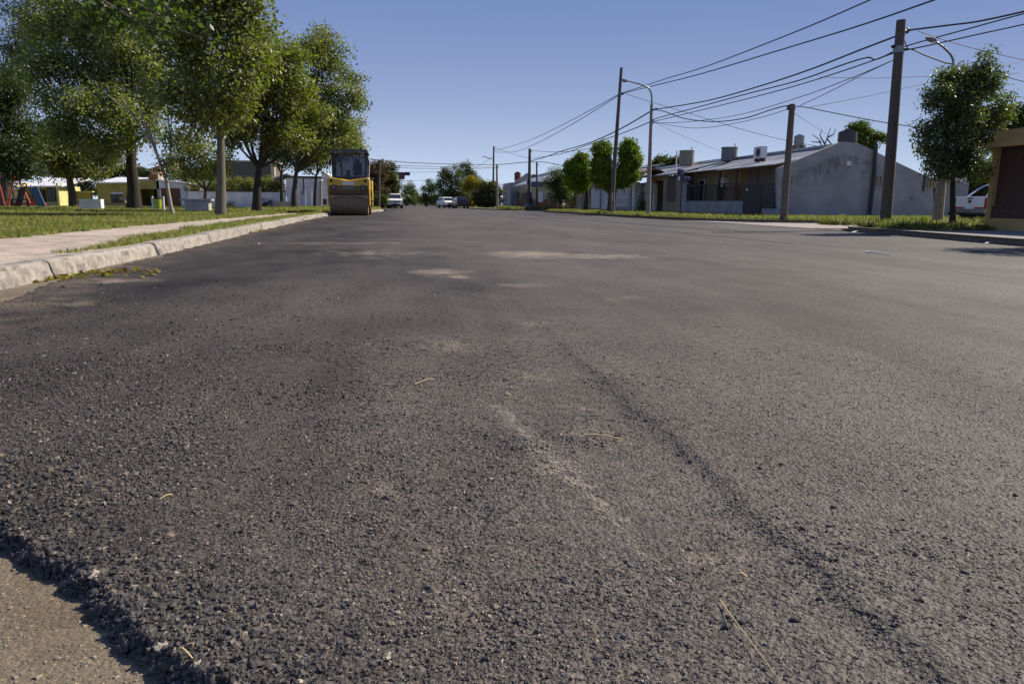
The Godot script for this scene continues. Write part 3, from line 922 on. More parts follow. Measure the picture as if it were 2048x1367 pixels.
func build_left_houses() -> void:
	var t: Node3D
	var z := -80.0
	# ---- lemon house with white sheet roof
	t = thing("lemon_house", "pale yellow house with white sheet roof and porch behind the playground", "house", on_z(90, 410, z) * Vector3(1, 0, 1))
	part("wall", bz(MB.new(), 42, 371, 121, 413, z - 1.2, 5.0), M.wall_lemon, t, true)
	var pr := on_z(121, 410, z)
	part("porch_wall", MB.new().span(Vector3(pr.x - 0.16, -0.1, z - 2.9), Vector3(pr.x + 0.02, on_z(121, 366, z).y, z + 0.2)), M.wall_lemon, t, true)
	var pl := on_z(54, 410, z)
	part("porch_wall", MB.new().span(Vector3(pl.x - 0.35, -0.1, z - 1.2), Vector3(pl.x, on_z(54, 366, z).y, z + 0.2)), M.wall_lemon, t, true)
	var e0 := on_z(38, 372, z + 0.4)
	var e1 := on_z(123, 371, z + 0.4)
	var yr := on_z(100, 355, z - 5).y
	part("roof", sheet_roof(e0, e1, Vector3(e1.x + 0.9, yr, z - 5.0), Vector3(e0.x, yr, z - 5.0), 0.12), M.roof_white, t, true)
	window_z(t, 96, 376, 112, 402, z - 1.15, M.iron, 2)
	window_z(t, 62, 378, 84, 404, z - 1.15, M.iron, 3)
	part("door", bz(MB.new(), 86, 379, 94, 411, z - 1.12, 0.06), M.timber_brown, t, true)
	# ---- garage beside it
	t = thing("garage", "white garage with small panes in its door beside the lemon house", "garage", on_z(14, 410, z) * Vector3(1, 0, 1))
	part("wall", bz(MB.new(), -45, 375, 33, 413, z - 0.4, 5.0), M.wall_tan, t, true)
	part("pillar", bz(MB.new(), 30, 371, 38, 413, z, 0.5), M.wall_lemon, t, true)
	var gd := part("garage_door", bz(MB.new(), -12, 379, 24, 413, z - 0.34, 0.1), M.wall_white, t, true)
	for k in 2:
		part("pane", bz(MB.new(), 2 + 13 * k, 384, 11 + 13 * k, 390, z - 0.31, 0.05), M.window_dark, gd)
	e0 = on_z(-60, 377, z + 0.3)
	e1 = on_z(38, 376, z + 0.3)
	yr = on_z(10, 362, z - 5).y
	part("roof", sheet_roof(e0, e1, Vector3(e1.x, yr, z - 5.0), Vector3(e0.x, yr, z - 5.0), 0.12), M.roof_white, t, true)
	# ---- small ochre shelter
	z = -84.0
	t = thing("garden_shelter", "small bright ochre garden wall with rounded top and dark shrub niche", "garden wall", on_z(168, 408, z) * Vector3(1, 0, 1))
	part("wall", bz(MB.new(), 150, 384, 183, 412, z, 0.5), M.wall_yellow, t, true)
	part("coping", bz(MB.new(), 149, 382, 184, 385, z + 0.1, 0.7), M.wall_lemon, t, true)
	# ---- mustard house with dark garage
	z = -82.0
	t = thing("mustard_house", "mustard house with white roof edge and wide dark garage opening", "house", on_z(258, 410, z) * Vector3(1, 0, 1))
	part("wall", bz(MB.new(), 197, 364, 276, 413, z, 6.0), M.wall_yellow, t, true)
	part("lintel", bz(MB.new(), 276, 359, 320, 378, z, 6.0), M.wall_yellow, t, true)
	part("garage_back_wall", bz(MB.new(), 270, 376, 322, 413, z - 5.5, 0.2), M.wall_block, t, true)
	part("garage_side_wall", bz(MB.new(), 316.5, 378, 320.5, 413, z - 0.45, 5.0), M.wall_block, t, true)
	part("pillar", bz(MB.new(), 316, 345, 321, 413, z, 0.4), M.wall_cream, t, true)
	e0 = on_z(194, 364.5, z + 0.4)
	e1 = on_z(276, 363.5, z + 0.4)
	yr = on_z(230, 354, z - 5).y
	part("roof", sheet_roof(e0, e1, Vector3(e1.x, yr, z - 5.0), Vector3(e0.x, yr, z - 5.0), 0.12), M.roof_white, t, true)
	window_z(t, 223, 388, 245, 405, z, M.iron, 2)
	part("shutter_box", bz(MB.new(), 222, 384, 246, 388, z + 0.08, 0.1), M.wall_white, t, true)
	t = thing("brick_chimney", "terracotta brick chimney block on the roof beside mustard house", "chimney", on_z(306, 358, z - 3))
	part("stack", bz(MB.new(), 297, 350, 318, 360, z - 3, 1.0), M.wall_brick, t, true)
	water_tank("orange water tank above the white garage house", on_z(315, 348, z - 3.5), 0.62, 0.75, M.tank_orange, true)
	part("support", bz(MB.new(), 310, 345, 321, 362, z - 3.2, 0.8), M.wall_cream, t, true)
	# ---- white house with brown garage door
	z = -80.5
	t = thing("white_garage_house", "low white house with slanted roof edge and brown garage door", "house", on_z(350, 410, z) * Vector3(1, 0, 1))
	var q0 := on_z(321, 413, z)
	var q1 := on_z(377, 413, z)
	var ya := on_z(321, 361, z).y
	var yb := on_z(377, 368, z).y
	part("wall", MB.new().prism(PackedVector2Array([Vector2(q0.x, -0.1), Vector2(q1.x, -0.1), Vector2(q1.x, yb), Vector2(q0.x, ya)]), Vector3(0, 0, z - 6), Vector3.RIGHT, Vector3.UP, Vector3(0, 0, 6)), M.wall_white, t, true)
	part("garage_door", bz(MB.new(), 324, 376, 362, 413, z + 0.03, 0.1), M.timber_red, t, true)
	part("roof", sheet_roof(Vector3(q0.x - 0.2, ya + 0.14, z + 0.2), Vector3(q1.x + 0.2, yb + 0.14, z + 0.2), Vector3(q1.x + 0.2, yb + 0.14, z - 6.2), Vector3(q0.x - 0.2, ya + 0.14, z - 6.2), 0.14), M.roof_white, t, true)
	# ---- garden wall and hedge
	z = -78.5
	t = thing("garden_wall", "long white garden wall with dark hedge growing over it", "wall", on_z(475, 410, z) * Vector3(1, 0, 1))
	part("wall", bz(MB.new(), 377, 383, 572, 414, z, 0.25), M.wall_white, t, true)
	part("coping", bz(MB.new(), 377, 382, 572, 383.4, z + 0.04, 0.33), M.trim_dark, t, true)
	# ---- grey block building behind
	z = -98.0
	t = thing("block_building", "unpainted dark grey block building rising behind the hedge", "building", on_z(495, 400, z) * Vector3(1, 0, 1))
	part("wall", bz(MB.new(), 425, 322, 546, 412, z, 10.0), M.wall_block, t, true)
	part("coping", bz(MB.new(), 424, 320.5, 547, 323, z + 0.1, 10.2), M.wall_grey, t, true)
	t = thing("white_chimney", "pale stepped chimney behind the hedge next to the block building", "chimney", on_z(545, 360, -97))
	part("stack", bz(MB.new(), 542, 330, 549, 352, -96.5, 0.8), M.wall_cream, t, true)
	part("cap", bz(MB.new(), 540, 327, 551, 330, -96.3, 1.1), M.wall_cream, t, true)
	# ---- white house at the corner
	z = -77.5
	t = thing("white_corner_house", "white house with sloping roofline behind the thin trees and roller", "house", on_z(610, 410, z) * Vector3(1, 0, 1))
	q0 = on_z(574, 413, z)
	q1 = on_z(646, 413, z)
	part("wall", bz(MB.new(), 574, 355, 646, 414, z, 7.0), M.wall_white, t, true)
	part("parapet", bz(MB.new(), 566, 352, 648, 356, z + 0.12, 7.3), M.trim_dark, t, true)
	ya = on_z(648, 343, z + 2).y
	yb = on_z(668, 353, z + 2).y
	q0 = on_z(645, 413, z + 2)
	q1 = on_z(676, 413, z + 2)
	part("gable", MB.new().prism(PackedVector2Array([Vector2(q0.x, -0.1), Vector2(q1.x, -0.1), Vector2(q1.x, yb - 0.5), Vector2(q0.x + 0.3, ya), Vector2(q0.x, ya)]), Vector3(0, 0, z - 6), Vector3.RIGHT, Vector3.UP, Vector3(0, 0, 8)), M.wall_white, t, true)
	part("meter_box", bz(MB.new(), 646, 398, 653, 409, z + 2.06, 0.1), M.iron, t, true)
	part("meter_box", bz(MB.new(), 655.5, 397, 659, 400, z + 2.06, 0.1), M.iron, t, true)
	part("lean_roof", sheet_roof(on_z(546, 356, z), on_z(574, 346, z), on_z(574, 346, z) + Vector3(0, 0, -5), on_z(546, 356, z) + Vector3(0, 0, -5), 0.15), M.roof_zinc_dull, t, true)
	part("downpipe", bz(MB.new(), 606, 357, 608, 380, z + 0.06, 0.06), M.iron, t, true)
	for px in [612.0, 624.5]:
		single("white_post", bz(MB.new(), px - 1.6, 378, px + 1.6, 413, z + 2.5, 0.16), M.white_paint, "slim white square post in front of the white corner house", "post", "white posts")
	single("meter_cabinet", bz(MB.new(), 602, 381, 609.5, 389, z + 0.16, 0.14), M.steel, "grey meter cabinet fixed on the white corner house", "meter box")
	water_tank("black water tank above the lemon house roof", on_z(86, 353, -86), 0.6, 1.15, M.tank_black, true)
	single("antenna_mast", MB.new().tube([on_z(342, 372, -86), on_z(342.5, 352, -86)], [0.05, 0.03], 6).box(on_z(345, 355, -86), Vector3(1.4, 0.04, 0.04)).box(on_z(346, 360, -86), Vector3(0.9, 0.04, 0.04)), M.steel, "thin roof antenna above the white garage house", "antenna")

# blank gable in strips; mould has grown in streaky patches under its coping
func stained_gable(g: PackedVector2Array, z: float, depth: float) -> MB:
	var b := MB.new()
	b.prism(g, Vector3(0, 0, z - depth), Vector3.RIGHT, Vector3.UP, Vector3(0, 0, depth - 0.004))
	var top := func(x: float) -> float:
		for i in range(2, 7):
			if x <= g[i].x and x >= g[i + 1].x: return lerpf(g[i].y, g[i + 1].y, (g[i].x - x) / (g[i].x - g[i + 1].x))
		return g[2].y
	var x0 := g[0].x + 0.01
	var x1 := minf(g[1].x, g[2].x) - 0.01
	var nx := 110
	var ny := 44
	var tone := func(x: float, y: float, t: float) -> Color:
		var under := t - y
		var band := smoothstep(0.45, 0.62, under) * (1.0 - smoothstep(0.9, 1.9, under + n_b.get_noise_2d(x * 0.9, 4.0) * 0.9))
		band *= 1.0 - smoothstep(x0 + 4.3, x0 + 5.4, x)
		var s := band * clampf(0.55 + n_b.get_noise_2d(x * 1.6, y * 0.8) * 1.1 + n_a.get_noise_2d(x * 0.5, y * 0.12) * 0.8, 0, 1)
		var k := 1.0 - 0.42 * s + n_c.get_noise_2d(x * 2.0, y * 2.0) * 0.08
		return Color(k, k, k)
	for i in nx:
		var xa := lerpf(x0, x1, float(i) / nx)
		var xb := lerpf(x0, x1, float(i + 1) / nx)
		var ta: float = top.call(xa) - 0.01
		var tb: float = top.call(xb) - 0.01
		for j in ny:
			var ya := lerpf(-0.1, ta, float(j) / ny)
			var yb := lerpf(-0.1, tb, float(j) / ny)
			var yc := lerpf(-0.1, tb, float(j + 1) / ny)
			var yd := lerpf(-0.1, ta, float(j + 1) / ny)
			b.col = tone.call((xa + xb) * 0.5, (ya + yc) * 0.5, (ta + tb) * 0.5)
			b.quad(Vector3(xa, ya, z), Vector3(xb, yb, z), Vector3(xb, yc, z), Vector3(xa, yd, z), Vector3(0, 0, 1))
	b.col = Color.WHITE
	return b

func build_right_houses() -> void:
	var t: Node3D
	var X := 17.8
	var Z := -33.0
	# ---- grey corner house, gable to the side street
	t = thing("grey_gable_house", "grey rendered corner house with wide stained blank gable and zinc roof", "house", Vector3(21.5, 0.12, -38))
	var g := PackedVector2Array()
	for p in [[1556, 440], [1870, 442], [1866, 358], [1790, 322], [1722, 288], [1693, 283], [1680, 284], [1556, 336]]:
		var w := on_z(p[0], p[1], Z)
		g.append(Vector2(w.x, maxf(w.y, -0.1) if p[1] < 439 else -0.1))
	part("gable_wall", stained_gable(g, Z, 0.22), M.wall_stained, t, true)
	# rain stains: real streaky film of soot painted by the material; below the coping a projecting band
	var bd := MB.new()
	for i in range(3, 7):
		var a := Vector3(g[i].x, g[i].y - 0.62, Z + 0.02)
		var b := Vector3(g[i + 1].x, g[i + 1].y - 0.62, Z + 0.02)
		bd.hexa([a, b, b + Vector3(0, 0, -0.06), a + Vector3(0, 0, -0.06), a + Vector3(0, 0.05, 0), b + Vector3(0, 0.05, 0), b + Vector3(0, 0.05, -0.06), a + Vector3(0, 0.05, -0.06)])
	part("string_course", bd, M.wall_grey, t, true)
	var zend := on_x(1362, 350, X).z
	var ridge := on_z(1690, 284, Z)
	var eave := on_z(1556, 336, Z)
	var reave := on_z(1866, 358, Z)
	part("roof", sheet_roof(Vector3(eave.x + 1.3, eave.y + 0.42, Z - 0.23), Vector3(ridge.x, ridge.y - 0.12, Z - 0.23), Vector3(ridge.x, ridge.y - 0.12, zend), Vector3(eave.x + 1.3, eave.y + 0.42, zend), 0.08), M.roof_zinc_dull, t, true)
	part("roof", sheet_roof(Vector3(ridge.x + 0.01, ridge.y - 0.12, Z - 0.23), Vector3(reave.x, reave.y - 0.1, Z - 0.23), Vector3(reave.x, reave.y - 0.1, zend), Vector3(ridge.x + 0.01, ridge.y - 0.12, zend), 0.08), M.roof_zinc_dull, t, true)
	part("ridge_cap", MB.new().span(Vector3(ridge.x - 0.15, ridge.y - 0.14, zend + 0.01), Vector3(ridge.x + 0.15, ridge.y - 0.02, Z - 0.23)), M.roof_zinc, t, true)
	part("gutter_pipe", MB.new().tube([Vector3(eave.x + 1.28, eave.y + 0.36, Z - 0.3), Vector3(eave.x + 1.28, eave.y + 0.36, zend)], [0.06, 0.06], 8), M.roof_zinc_dull, t, true)
	# porch roofs that step down towards the road
	var k0 := on_x(1554, 322, X - 0.1)
	var k1 := on_x(1432, 338, X - 0.1)
	part("porch_roof", sheet_roof(Vector3(X - 0.1, k0.y - 0.12, k0.z - 0.1), Vector3(X + 2.2, k0.y + 0.38, k0.z - 0.1), Vector3(X + 2.2, k0.y + 0.38, k1.z), Vector3(X - 0.1, k0.y - 0.12, k1.z), 0.05), M.roof_zinc, t, true)
	var k2 := on_x(1366, 342, X + 0.1)
	part("porch_roof", sheet_roof(Vector3(X + 0.1, k2.y - 0.1, k1.z + 0.6), Vector3(X + 2.6, k2.y + 0.45, k1.z + 0.6), Vector3(X + 2.6, k2.y + 0.45, k2.z), Vector3(X + 0.1, k2.y - 0.1, k2.z), 0.05), M.roof_zinc_dull, t, true)
	# front behind the porch
	var fz0 := Z - 0.22
	part("front_wall", MB.new().span(Vector3(X + 1.9, -0.1, k1.z - 0.2), Vector3(X + 2.1, 3.1, fz0)), M.wall_bluegrey, t, true)
	part("entry_wall", MB.new().span(Vector3(X + 1.82, -0.1, fz0 - 1.9), Vector3(X + 1.9, 3.05, fz0)), M.wall_tan, t, true)
	part("side_front_wall", MB.new().span(Vector3(X + 1.2, -0.1, zend), Vector3(X + 1.4, 2.95, k1.z - 0.2)), M.wall_tan, t, true)
	part("return_wall", MB.new().span(Vector3(X + 1.4, -0.1, k1.z - 0.2), Vector3(X + 1.9, 3.0, k1.z)), M.wall_cream, t, true)
	part("door", MB.new().span(Vector3(X + 1.76, 0.1, fz0 - 1.45), Vector3(X + 1.82, 2.1, fz0 - 0.65)), M.wall_white, t, true)
	window_at(t, Vector3(X + 1.9, 0.9, fz0 - 3.4), Vector3(0, 0, 1.2), 1.2, Vector3(-1, 0, 0), M.wall_white, 2)
	window_at(t, Vector3(X + 1.2, 0.8, k1.z - 2.6), Vector3(0, 0, 1.1), 1.5, Vector3(-1, 0, 0), M.wall_white, 2)
	window_at(t, Vector3(X + 1.2, 0.9, k1.z - 6.2), Vector3(0, 0, 1.8), 1.4, Vector3(-1, 0, 0), M.wall_white, 2)
	for zz in [k1.z + 0.15, fz0 - 2.0]: part("porch_post", MB.new().cyl(Vector3(X + 0.1, 0, zz), Vector3(X + 0.1, k0.y - 0.12, zz), 0.06, 8), M.iron, t, true)
	# ventilation blocks in the gable: a grid of holes
	for v in [[1750, 352, 1774, 360], [1750, 362, 1774, 368], [1858, 356, 1876, 374]]:
		var vb := MB.new()
		for i in 4: bz(vb, lerpf(v[0], v[2], i / 3.0) - 0.7, v[1], lerpf(v[0], v[2], i / 3.0) + 0.7, v[3], Z + 0.14, 0.13)
		for yy in [v[1], (v[1] + v[3]) * 0.5, v[3]]: bz(vb, v[0], yy - 0.5, v[2], yy + 0.5, Z + 0.137, 0.12)
		part("vent_grid", vb, M.wall_cream, t, true)
	part("house_number", bz(MB.new(), 1694, 322, 1702, 331, Z + 0.03, 0.04), M.wall_white, t, true)
	part("conduit", bz(MB.new(), 1846, 345, 1849, 382, Z + 0.05, 0.05), M.trim_dark, t, true)
	part("meter", bz(MB.new(), 1825, 393, 1831, 399, Z + 0.06, 0.06), M.steel, t, true)
	# warm porch lamp
	var lp := thing("porch_lamp", "small glowing wall lamp beside the tan entrance of grey house", "lamp", Vector3(X + 1.7, 2.12, fz0 - 0.85))
	var gm := StandardMaterial3D.new()
	gm.albedo_color = Color(1, 0.8, 0.5)
	gm.emission_enabled = true
	gm.emission = Color(1.0, 0.66, 0.30)
	gm.emission_energy_multiplier = 3.0
	part("bulb", MB.new().tube([Vector3(0, -0.08, 0), Vector3(0, -0.05, 0), Vector3(0, 0.02, 0), Vector3(0, 0.06, 0)], [0.02, 0.07, 0.07, 0.03], 12), gm, lp)
	part("bracket", MB.new().span(Vector3(-0.02, 0.06, -0.02), Vector3(0.12, 0.12, 0.02)), M.iron, lp)
	var ol := OmniLight3D.new()
	ol.name = "glow"
	ol.light_color = Color(1.0, 0.62, 0.28)
	ol.light_energy = 0.3
	ol.light_size = 0.06
	ol.omni_range = 12.0
	ol.shadow_enabled = true
	ol.position = Vector3(-0.12, 0, 0)
	lp.add_child(ol)
	# ---- gas riser pipe on the gable
	single("vent_pipe", MB.new().tube([on_z(1739, 433, Z + 0.12), on_z(1749, 350, Z + 0.12), on_z(1753, 288, Z + 0.12)], [0.09, 0.09, 0.09], 8), M.trim_dark, "tall black pipe standing up the stained grey gable", "pipe")
	# ---- railing in front
	t = thing("front_fence", "low blue grey wall with black railing and solid gate before grey house", "fence", Vector3(X, 0.12, on_x(1450, 428, X).z))
	part("low_wall", bx(MB.new(), 1363, 402, 1486, 436, X, 0.15), M.wall_bluegrey, t, true)
	part("low_wall", bx(MB.new(), 1524, 417, 1553, 436, X, 0.15), M.wall_bluegrey, t, true)
	part("end_pillar", bx(MB.new(), 1361, 366, 1374, 436, X - 0.02, 0.2), M.wall_bluegrey, t, true)
	for yy in [368.5, 401.0]: part("rail", bx(MB.new(), 1374, yy - 1.0, 1487, yy + 1.0, X + 0.03, 0.05), M.iron, t, true)
	part("rail", bx(MB.new(), 1524, 367.5, 1552, 369.5, X + 0.03, 0.05), M.iron, t, true)
	part("rail", bx(MB.new(), 1524, 413, 1552, 416, X + 0.03, 0.05), M.iron, t, true)
	var px := 1374.0
	while px < 1486.0:
		part("bar", bx(MB.new(), px, 369, px + 0.5, 401, X + 0.04, 0.02), M.iron, t, true)
		px += 2.9
	for q in [1374.0, 1410.0, 1446.0, 1474.0]: part("post", bx(MB.new(), q, 368, q + 2.0, 403, X + 0.01, 0.06), M.iron, t, true)
	px = 1525.0
	while px < 1551.0:
		part("bar", bx(MB.new(), px, 369, px + 0.7, 415, X + 0.04, 0.02), M.iron, t, true)
		px += 4.0
	part("post", bx(MB.new(), 1549, 368, 1552, 418, X + 0.01, 0.06), M.iron, t, true)
	var gt := part("gate", bx(MB.new(), 1487.5, 369, 1523.5, 436, X + 0.04, 0.05), M.iron, t, true)
	part("handle", bx(MB.new(), 1493, 377, 1496, 381, X + 0.0, 0.04), M.chrome, gt)
	single("wall_air_conditioner", MB.new().span(Vector3(X + 0.85, 1.75, k1.z - 1.6), Vector3(X + 1.17, 2.25, k1.z - 0.9)), M.wall_white, "white air conditioner box on the tan wall behind railing", "air conditioner")
	# ---- tan house with dark garage mouth
	var z1 := zend
	var z2 := on_x(1297, 350, X).z
	t = thing("tan_house", "tan plastered house with dark open doorway and shrub panel by blue signs", "house", Vector3(X, 0.12, (z1 + z2) * 0.5))
	part("pillar", bx(MB.new(), 1328, 351, 1362, 436, X, 0.5), M.wall_tan, t, true)
	part("niche", bx(MB.new(), 1335, 352, 1352, 403, X - 0.03, 0.04), M.wall_block, t, true)
	part("room_back_wall", bx(MB.new(), 1294, 352, 1331, 436, X + 5.0, 0.1), M.wall_block, t, true)
	part("room_side_wall", MB.new().span(Vector3(X + 0.5, -0.1, on_x(1330, 400, X).z), Vector3(X + 5.0, 2.7, on_x(1330, 400, X).z + 0.15)), M.wall_block, t, true)
	part("room_side_wall", MB.new().span(Vector3(X + 0.5, -0.1, z2 + 0.1), Vector3(X + 5.0, 2.7, z2 + 0.25)), M.wall_block, t, true)
	part("ceiling", MB.new().span(Vector3(X + 0.5, 2.55, z2), Vector3(X + 5.0, 2.62, on_x(1330, 400, X).z)), M.wall_block, t, true)
	part("jamb", bx(MB.new(), 1305.5, 366, 1310.5, 436, X + 0.25, 0.2), M.wall_white, t, true)
	part("lintel", bx(MB.new(), 1296, 352, 1328, 361, X + 0.05, 0.5), M.wall_tan, t, true)
	part("rear_wall", MB.new().span(Vector3(X + 1.0, -0.1, on_x(1332, 400, X).z), Vector3(X + 1.2, 3.0, z1)), M.wall_tan, t, true)
	var zf := on_x(1280, 346, ridge.x).z
	var ye := on_x(1330, 348, X - 0.3).y
	part("roof", sheet_roof(Vector3(X - 0.3, ye, z1), Vector3(ridge.x, ridge.y - 0.12, z1), Vector3(ridge.x, ridge.y - 0.12, zf), Vector3(X - 0.3, ye, zf), 0.1), M.roof_zinc_dull, t, true)
	part("ridge_cap", MB.new().span(Vector3(ridge.x - 0.15, ridge.y - 0.14, zf), Vector3(ridge.x + 0.15, ridge.y + 0.02, z1)), M.roof_white, t, true)
	# ---- entrance with tiled arch
	t = thing("arched_porch", "grey entrance arch with small curved terracotta tile roof and mail box", "porch", on_x(1275, 425, X - 0.6) * Vector3(1, 0, 1))
	for q in [[1258, 1263, 358], [1265.5, 1270, 364], [1290, 1296, 364]]: part("pillar", bx(MB.new(), q[0], q[2], q[1], 434, X - 0.7, 0.4), M.wall_grey if q[0] != 1265.5 else M.wall_white, t, true)
	part("back_wall", bx(MB.new(), 1258, 366, 1297, 434, X + 0.2, 0.15), M.wall_grey, t, true)
	var tr := MB.new()
	var pa := on_x(1262, 364, X - 0.9)
	var pb := on_x(1290, 364, X - 0.9)
	for i in 8:
		var a0 := PI * i / 8.0
		var a1 := PI * (i + 1) / 8.0
		var cx := X - 0.2
		for s in [[0.0, 0.06]]:
			var c0 := Vector3(cx - cos(a0) * 0.95, pa.y + sin(a0) * 0.8, pb.z)
			var c1 := Vector3(cx - cos(a1) * 0.95, pa.y + sin(a1) * 0.8, pb.z)
			var dz := Vector3(0, 0, pa.z - pb.z)
			var up := Vector3(0, 0.08, 0)
			tr.hexa([c0, c1, c1 + dz, c0 + dz, c0 + up, c1 + up, c1 + dz + up, c0 + dz + up])
	part("tile_roof", tr, M.roof_tile, t, true)
	part("mail_box", bx(MB.new(), 1278, 371, 1287, 383, X - 0.02, 0.2), M.wall_white, t, true)
	# ---- white barred gate
	t = thing("barred_gate", "white barred gate with scroll ornaments beside the arched entrance", "gate", on_x(1246, 425, X - 0.4) * Vector3(1, 0, 1))
	part("base_wall", bx(MB.new(), 1233, 413, 1258, 434, X - 0.4, 0.2), M.wall_grey, t, true)
	part("backing", bx(MB.new(), 1233, 374, 1258, 413, X + 0.1, 0.1), M.wall_grey, t, true)
	px = 1233.5
	while px < 1258.0:
		part("bar", bx(MB.new(), px, 374, px + 0.7, 412, X - 0.36, 0.03), M.white_paint, t, true)
		px += 2.0
	for yy in [375.0, 394.0, 411.0]: part("rail", bx(MB.new(), 1233, yy - 0.8, 1258, yy + 0.8, X - 0.37, 0.05), M.white_paint, t, true)
	# ---- pale house behind the clipped trees
	t = thing("pale_house", "cream house with orange wooden door and white shutters behind clipped trees", "house", on_x(1190, 420, X) * Vector3(1, 0, 1))
	part("wall", bx(MB.new(), 1132, 352, 1236, 432, X, 0.3), M.wall_tan, t, true)
	part("door", bx(MB.new(), 1138, 375, 1150, 407, X - 0.04, 0.06), M.door_orange, t, true)
	part("door", bx(MB.new(), 1152, 385, 1163, 430, X - 0.03, 0.06), M.wall_cream, t, true)
	part("shutter", bx(MB.new(), 1182, 376, 1200, 416, X - 0.05, 0.06), M.wall_white, t, true)
	part("shutter", bx(MB.new(), 1204, 376, 1216, 422, X - 0.05, 0.06), M.wall_white, t, true)
	part("pillar", bx(MB.new(), 1175, 372, 1180, 430, X - 0.15, 0.2), M.wall_brick, t, true)
	var ca := on_x(1132, 352, X)
	var cbb := on_x(1238, 349, X)
	var yw := on_x(1184, 352, X).y
	part("roof", sheet_roof(Vector3(X - 0.4, yw - 0.02, cbb.z), Vector3(X + 4, yw + 0.8, cbb.z), Vector3(X + 4, yw + 0.8, ca.z), Vector3(X - 0.4, yw - 0.02, ca.z), 0.12), M.roof_zinc_dull, t, true)
	# ---- brick-fronted house with red tank
	var X2 := 15.0
	t = thing("brick_house", "house with pale zinc roof, brick lower walls and grey end gable", "house", on_x(1070, 418, X2) * Vector3(1, 0, 1))
	part("wall", bx(MB.new(), 1022, 376, 1118, 420, X2 + 1.0, 0.3), M.wall_cream, t, true)
	part("brick_base", bx(MB.new(), 1022, 399, 1112, 420, X2 + 0.94, 0.2), M.wall_brick, t, true)
	part("door", bx(MB.new(), 1041, 386, 1050, 412, X2 + 0.9, 0.2), M.timber_red, t, true)
	part("garage_door", bx(MB.new(), 1094, 388, 1102, 414, X2 + 0.86, 0.2), M.timber_red, t, true)
	part("blind", bx(MB.new(), 1076, 384, 1086, 404, X2 + 0.88, 0.2), M.wall_white, t, true)
	window_x(t, 1032, 384, 1039, 398, X2 + 1.0, M.trim_dark, 2)
	var ga := on_x(1024, 370, X2)
	var gb := on_x(1118, 372, X2)
	var gp := PackedVector2Array([Vector2(X2, -0.1), Vector2(X2 + 7, -0.1), Vector2(X2 + 7, ga.y), Vector2(X2 + 2.2, ga.y + 1.7), Vector2(X2, ga.y + 0.1)])
	part("end_gable", MB.new().prism(gp, Vector3(0, 0, on_x(1022, 390, X2).z), Vector3.RIGHT, Vector3.UP, Vector3(0, 0, -0.3)), M.wall_grey, t, true)
	part("pillar", bx(MB.new(), 1006, 366, 1022, 420, X2, 0.4), M.wall_grey, t, true)
	part("roof", sheet_roof(Vector3(X2 + 0.2, ga.y - 0.1, ga.z), Vector3(X2 + 3.4, ga.y + 1.25, ga.z), Vector3(X2 + 3.4, ga.y + 1.25, gb.z), Vector3(X2 + 0.2, ga.y - 0.1, gb.z), 0.1), M.roof_zinc, t, true)
	part("ridge_trim", MB.new().span(Vector3(X2 + 3.2, ga.y + 1.2, ga.z), Vector3(X2 + 3.5, ga.y + 1.4, gb.z)), M.roof_white, t, true)
	water_tank("dark red domed water tank on white base above brick house", on_x(1035, 369, X2 + 2.5), 0.50, 1.25, M.tank_red, true, 0.62)
	water_tank("small beige water tank on roof behind the paired poles", on_x(1068, 360, X2 + 3), 0.45, 0.75, M.tank_beige, true)
	# ---- tanks and machines on the long roof
	water_tank("beige open cylindrical water tank on the tan house roof", on_x(1373, 331, X + 2.4), 0.52, 1.05, M.tank_beige, false)
	water_tank("grey cement cylindrical water tank on the zinc roof near grey gable", on_x(1458, 322, X + 2.8), 0.50, 0.85, M.tank_grey, false)
	water_tank("small steel water tank raised on block stand behind the ridge", Vector3(22.2, on_x(1597, 301, 22.2).y, on_x(1597, 301, 22.2).z), 0.28, 0.55, M.steel, true, 0.3)
	water_tank("large black water tank behind the ridge of grey gable", on_z(1694, 290, -36.5), 0.48, 0.75, M.tank_black, true)
	var ac := thing("air_conditioner", "white outdoor air conditioner unit with round fan on zinc roof", "air conditioner", on_x(1520, 317, X + 1.6), 0.0)
	part("case", MB.new().box(Vector3(0, 0.32, 0), Vector3(0.35, 0.62, 0.85)), M.wall_white, ac)
	part("fan_grille", MB.new().cyl(Vector3(-0.17, 0.32, 0.1), Vector3(-0.19, 0.32, 0.1), 0.22, 20), M.black, ac)
	for s in [-1, 1]: part("foot", MB.new().box(Vector3(0, -0.08, s * 0.3), Vector3(0.3, 0.18, 0.05)), M.iron, ac)
	var an := thing("roof_antenna", "slim white mast with small antenna on the tan house roof", "antenna", on_x(1352, 343, X + 0.6))
	part("mast", MB.new().tube([Vector3(0, -0.3, 0), Vector3(0, 1.35, 0)], [0.05, 0.035], 8), M.white_paint, an)
	for k in 3: part("rod", MB.new().box(Vector3(0, 1.1 + 0.12 * k, 0), Vector3(0.03, 0.02, 0.35)), M.steel, an)
	# ---- white yard wall and canopy beyond the gable, hidden by the street tree
	t = thing("annex", "white walled annex with flat roof beyond the grey gable", "annex", on_z(1895, 440, Z - 1) * Vector3(1, 0, 1))
	part("wall", bz(MB.new(), 1871, 362, 1929, 446, Z - 0.5, 4.0), M.wall_bluegrey, t, true)
	part("roof_edge", bz(MB.new(), 1866, 355, 1931, 363, Z - 0.3, 4.4), M.wall_white, t, true)
	# ---- ochre building at the near corner
	var X3 := 15.0
	var zc := on_x(1967, 458, X3).z
	t = thing("ochre_building", "shaded ochre corner building with brown shuttered shop window", "building", Vector3(X3 + 3, 0.12, zc + 4))
	var yt := on_x(1990, 262, X3).y
	var wa := on_x(1992, 330, X3).z
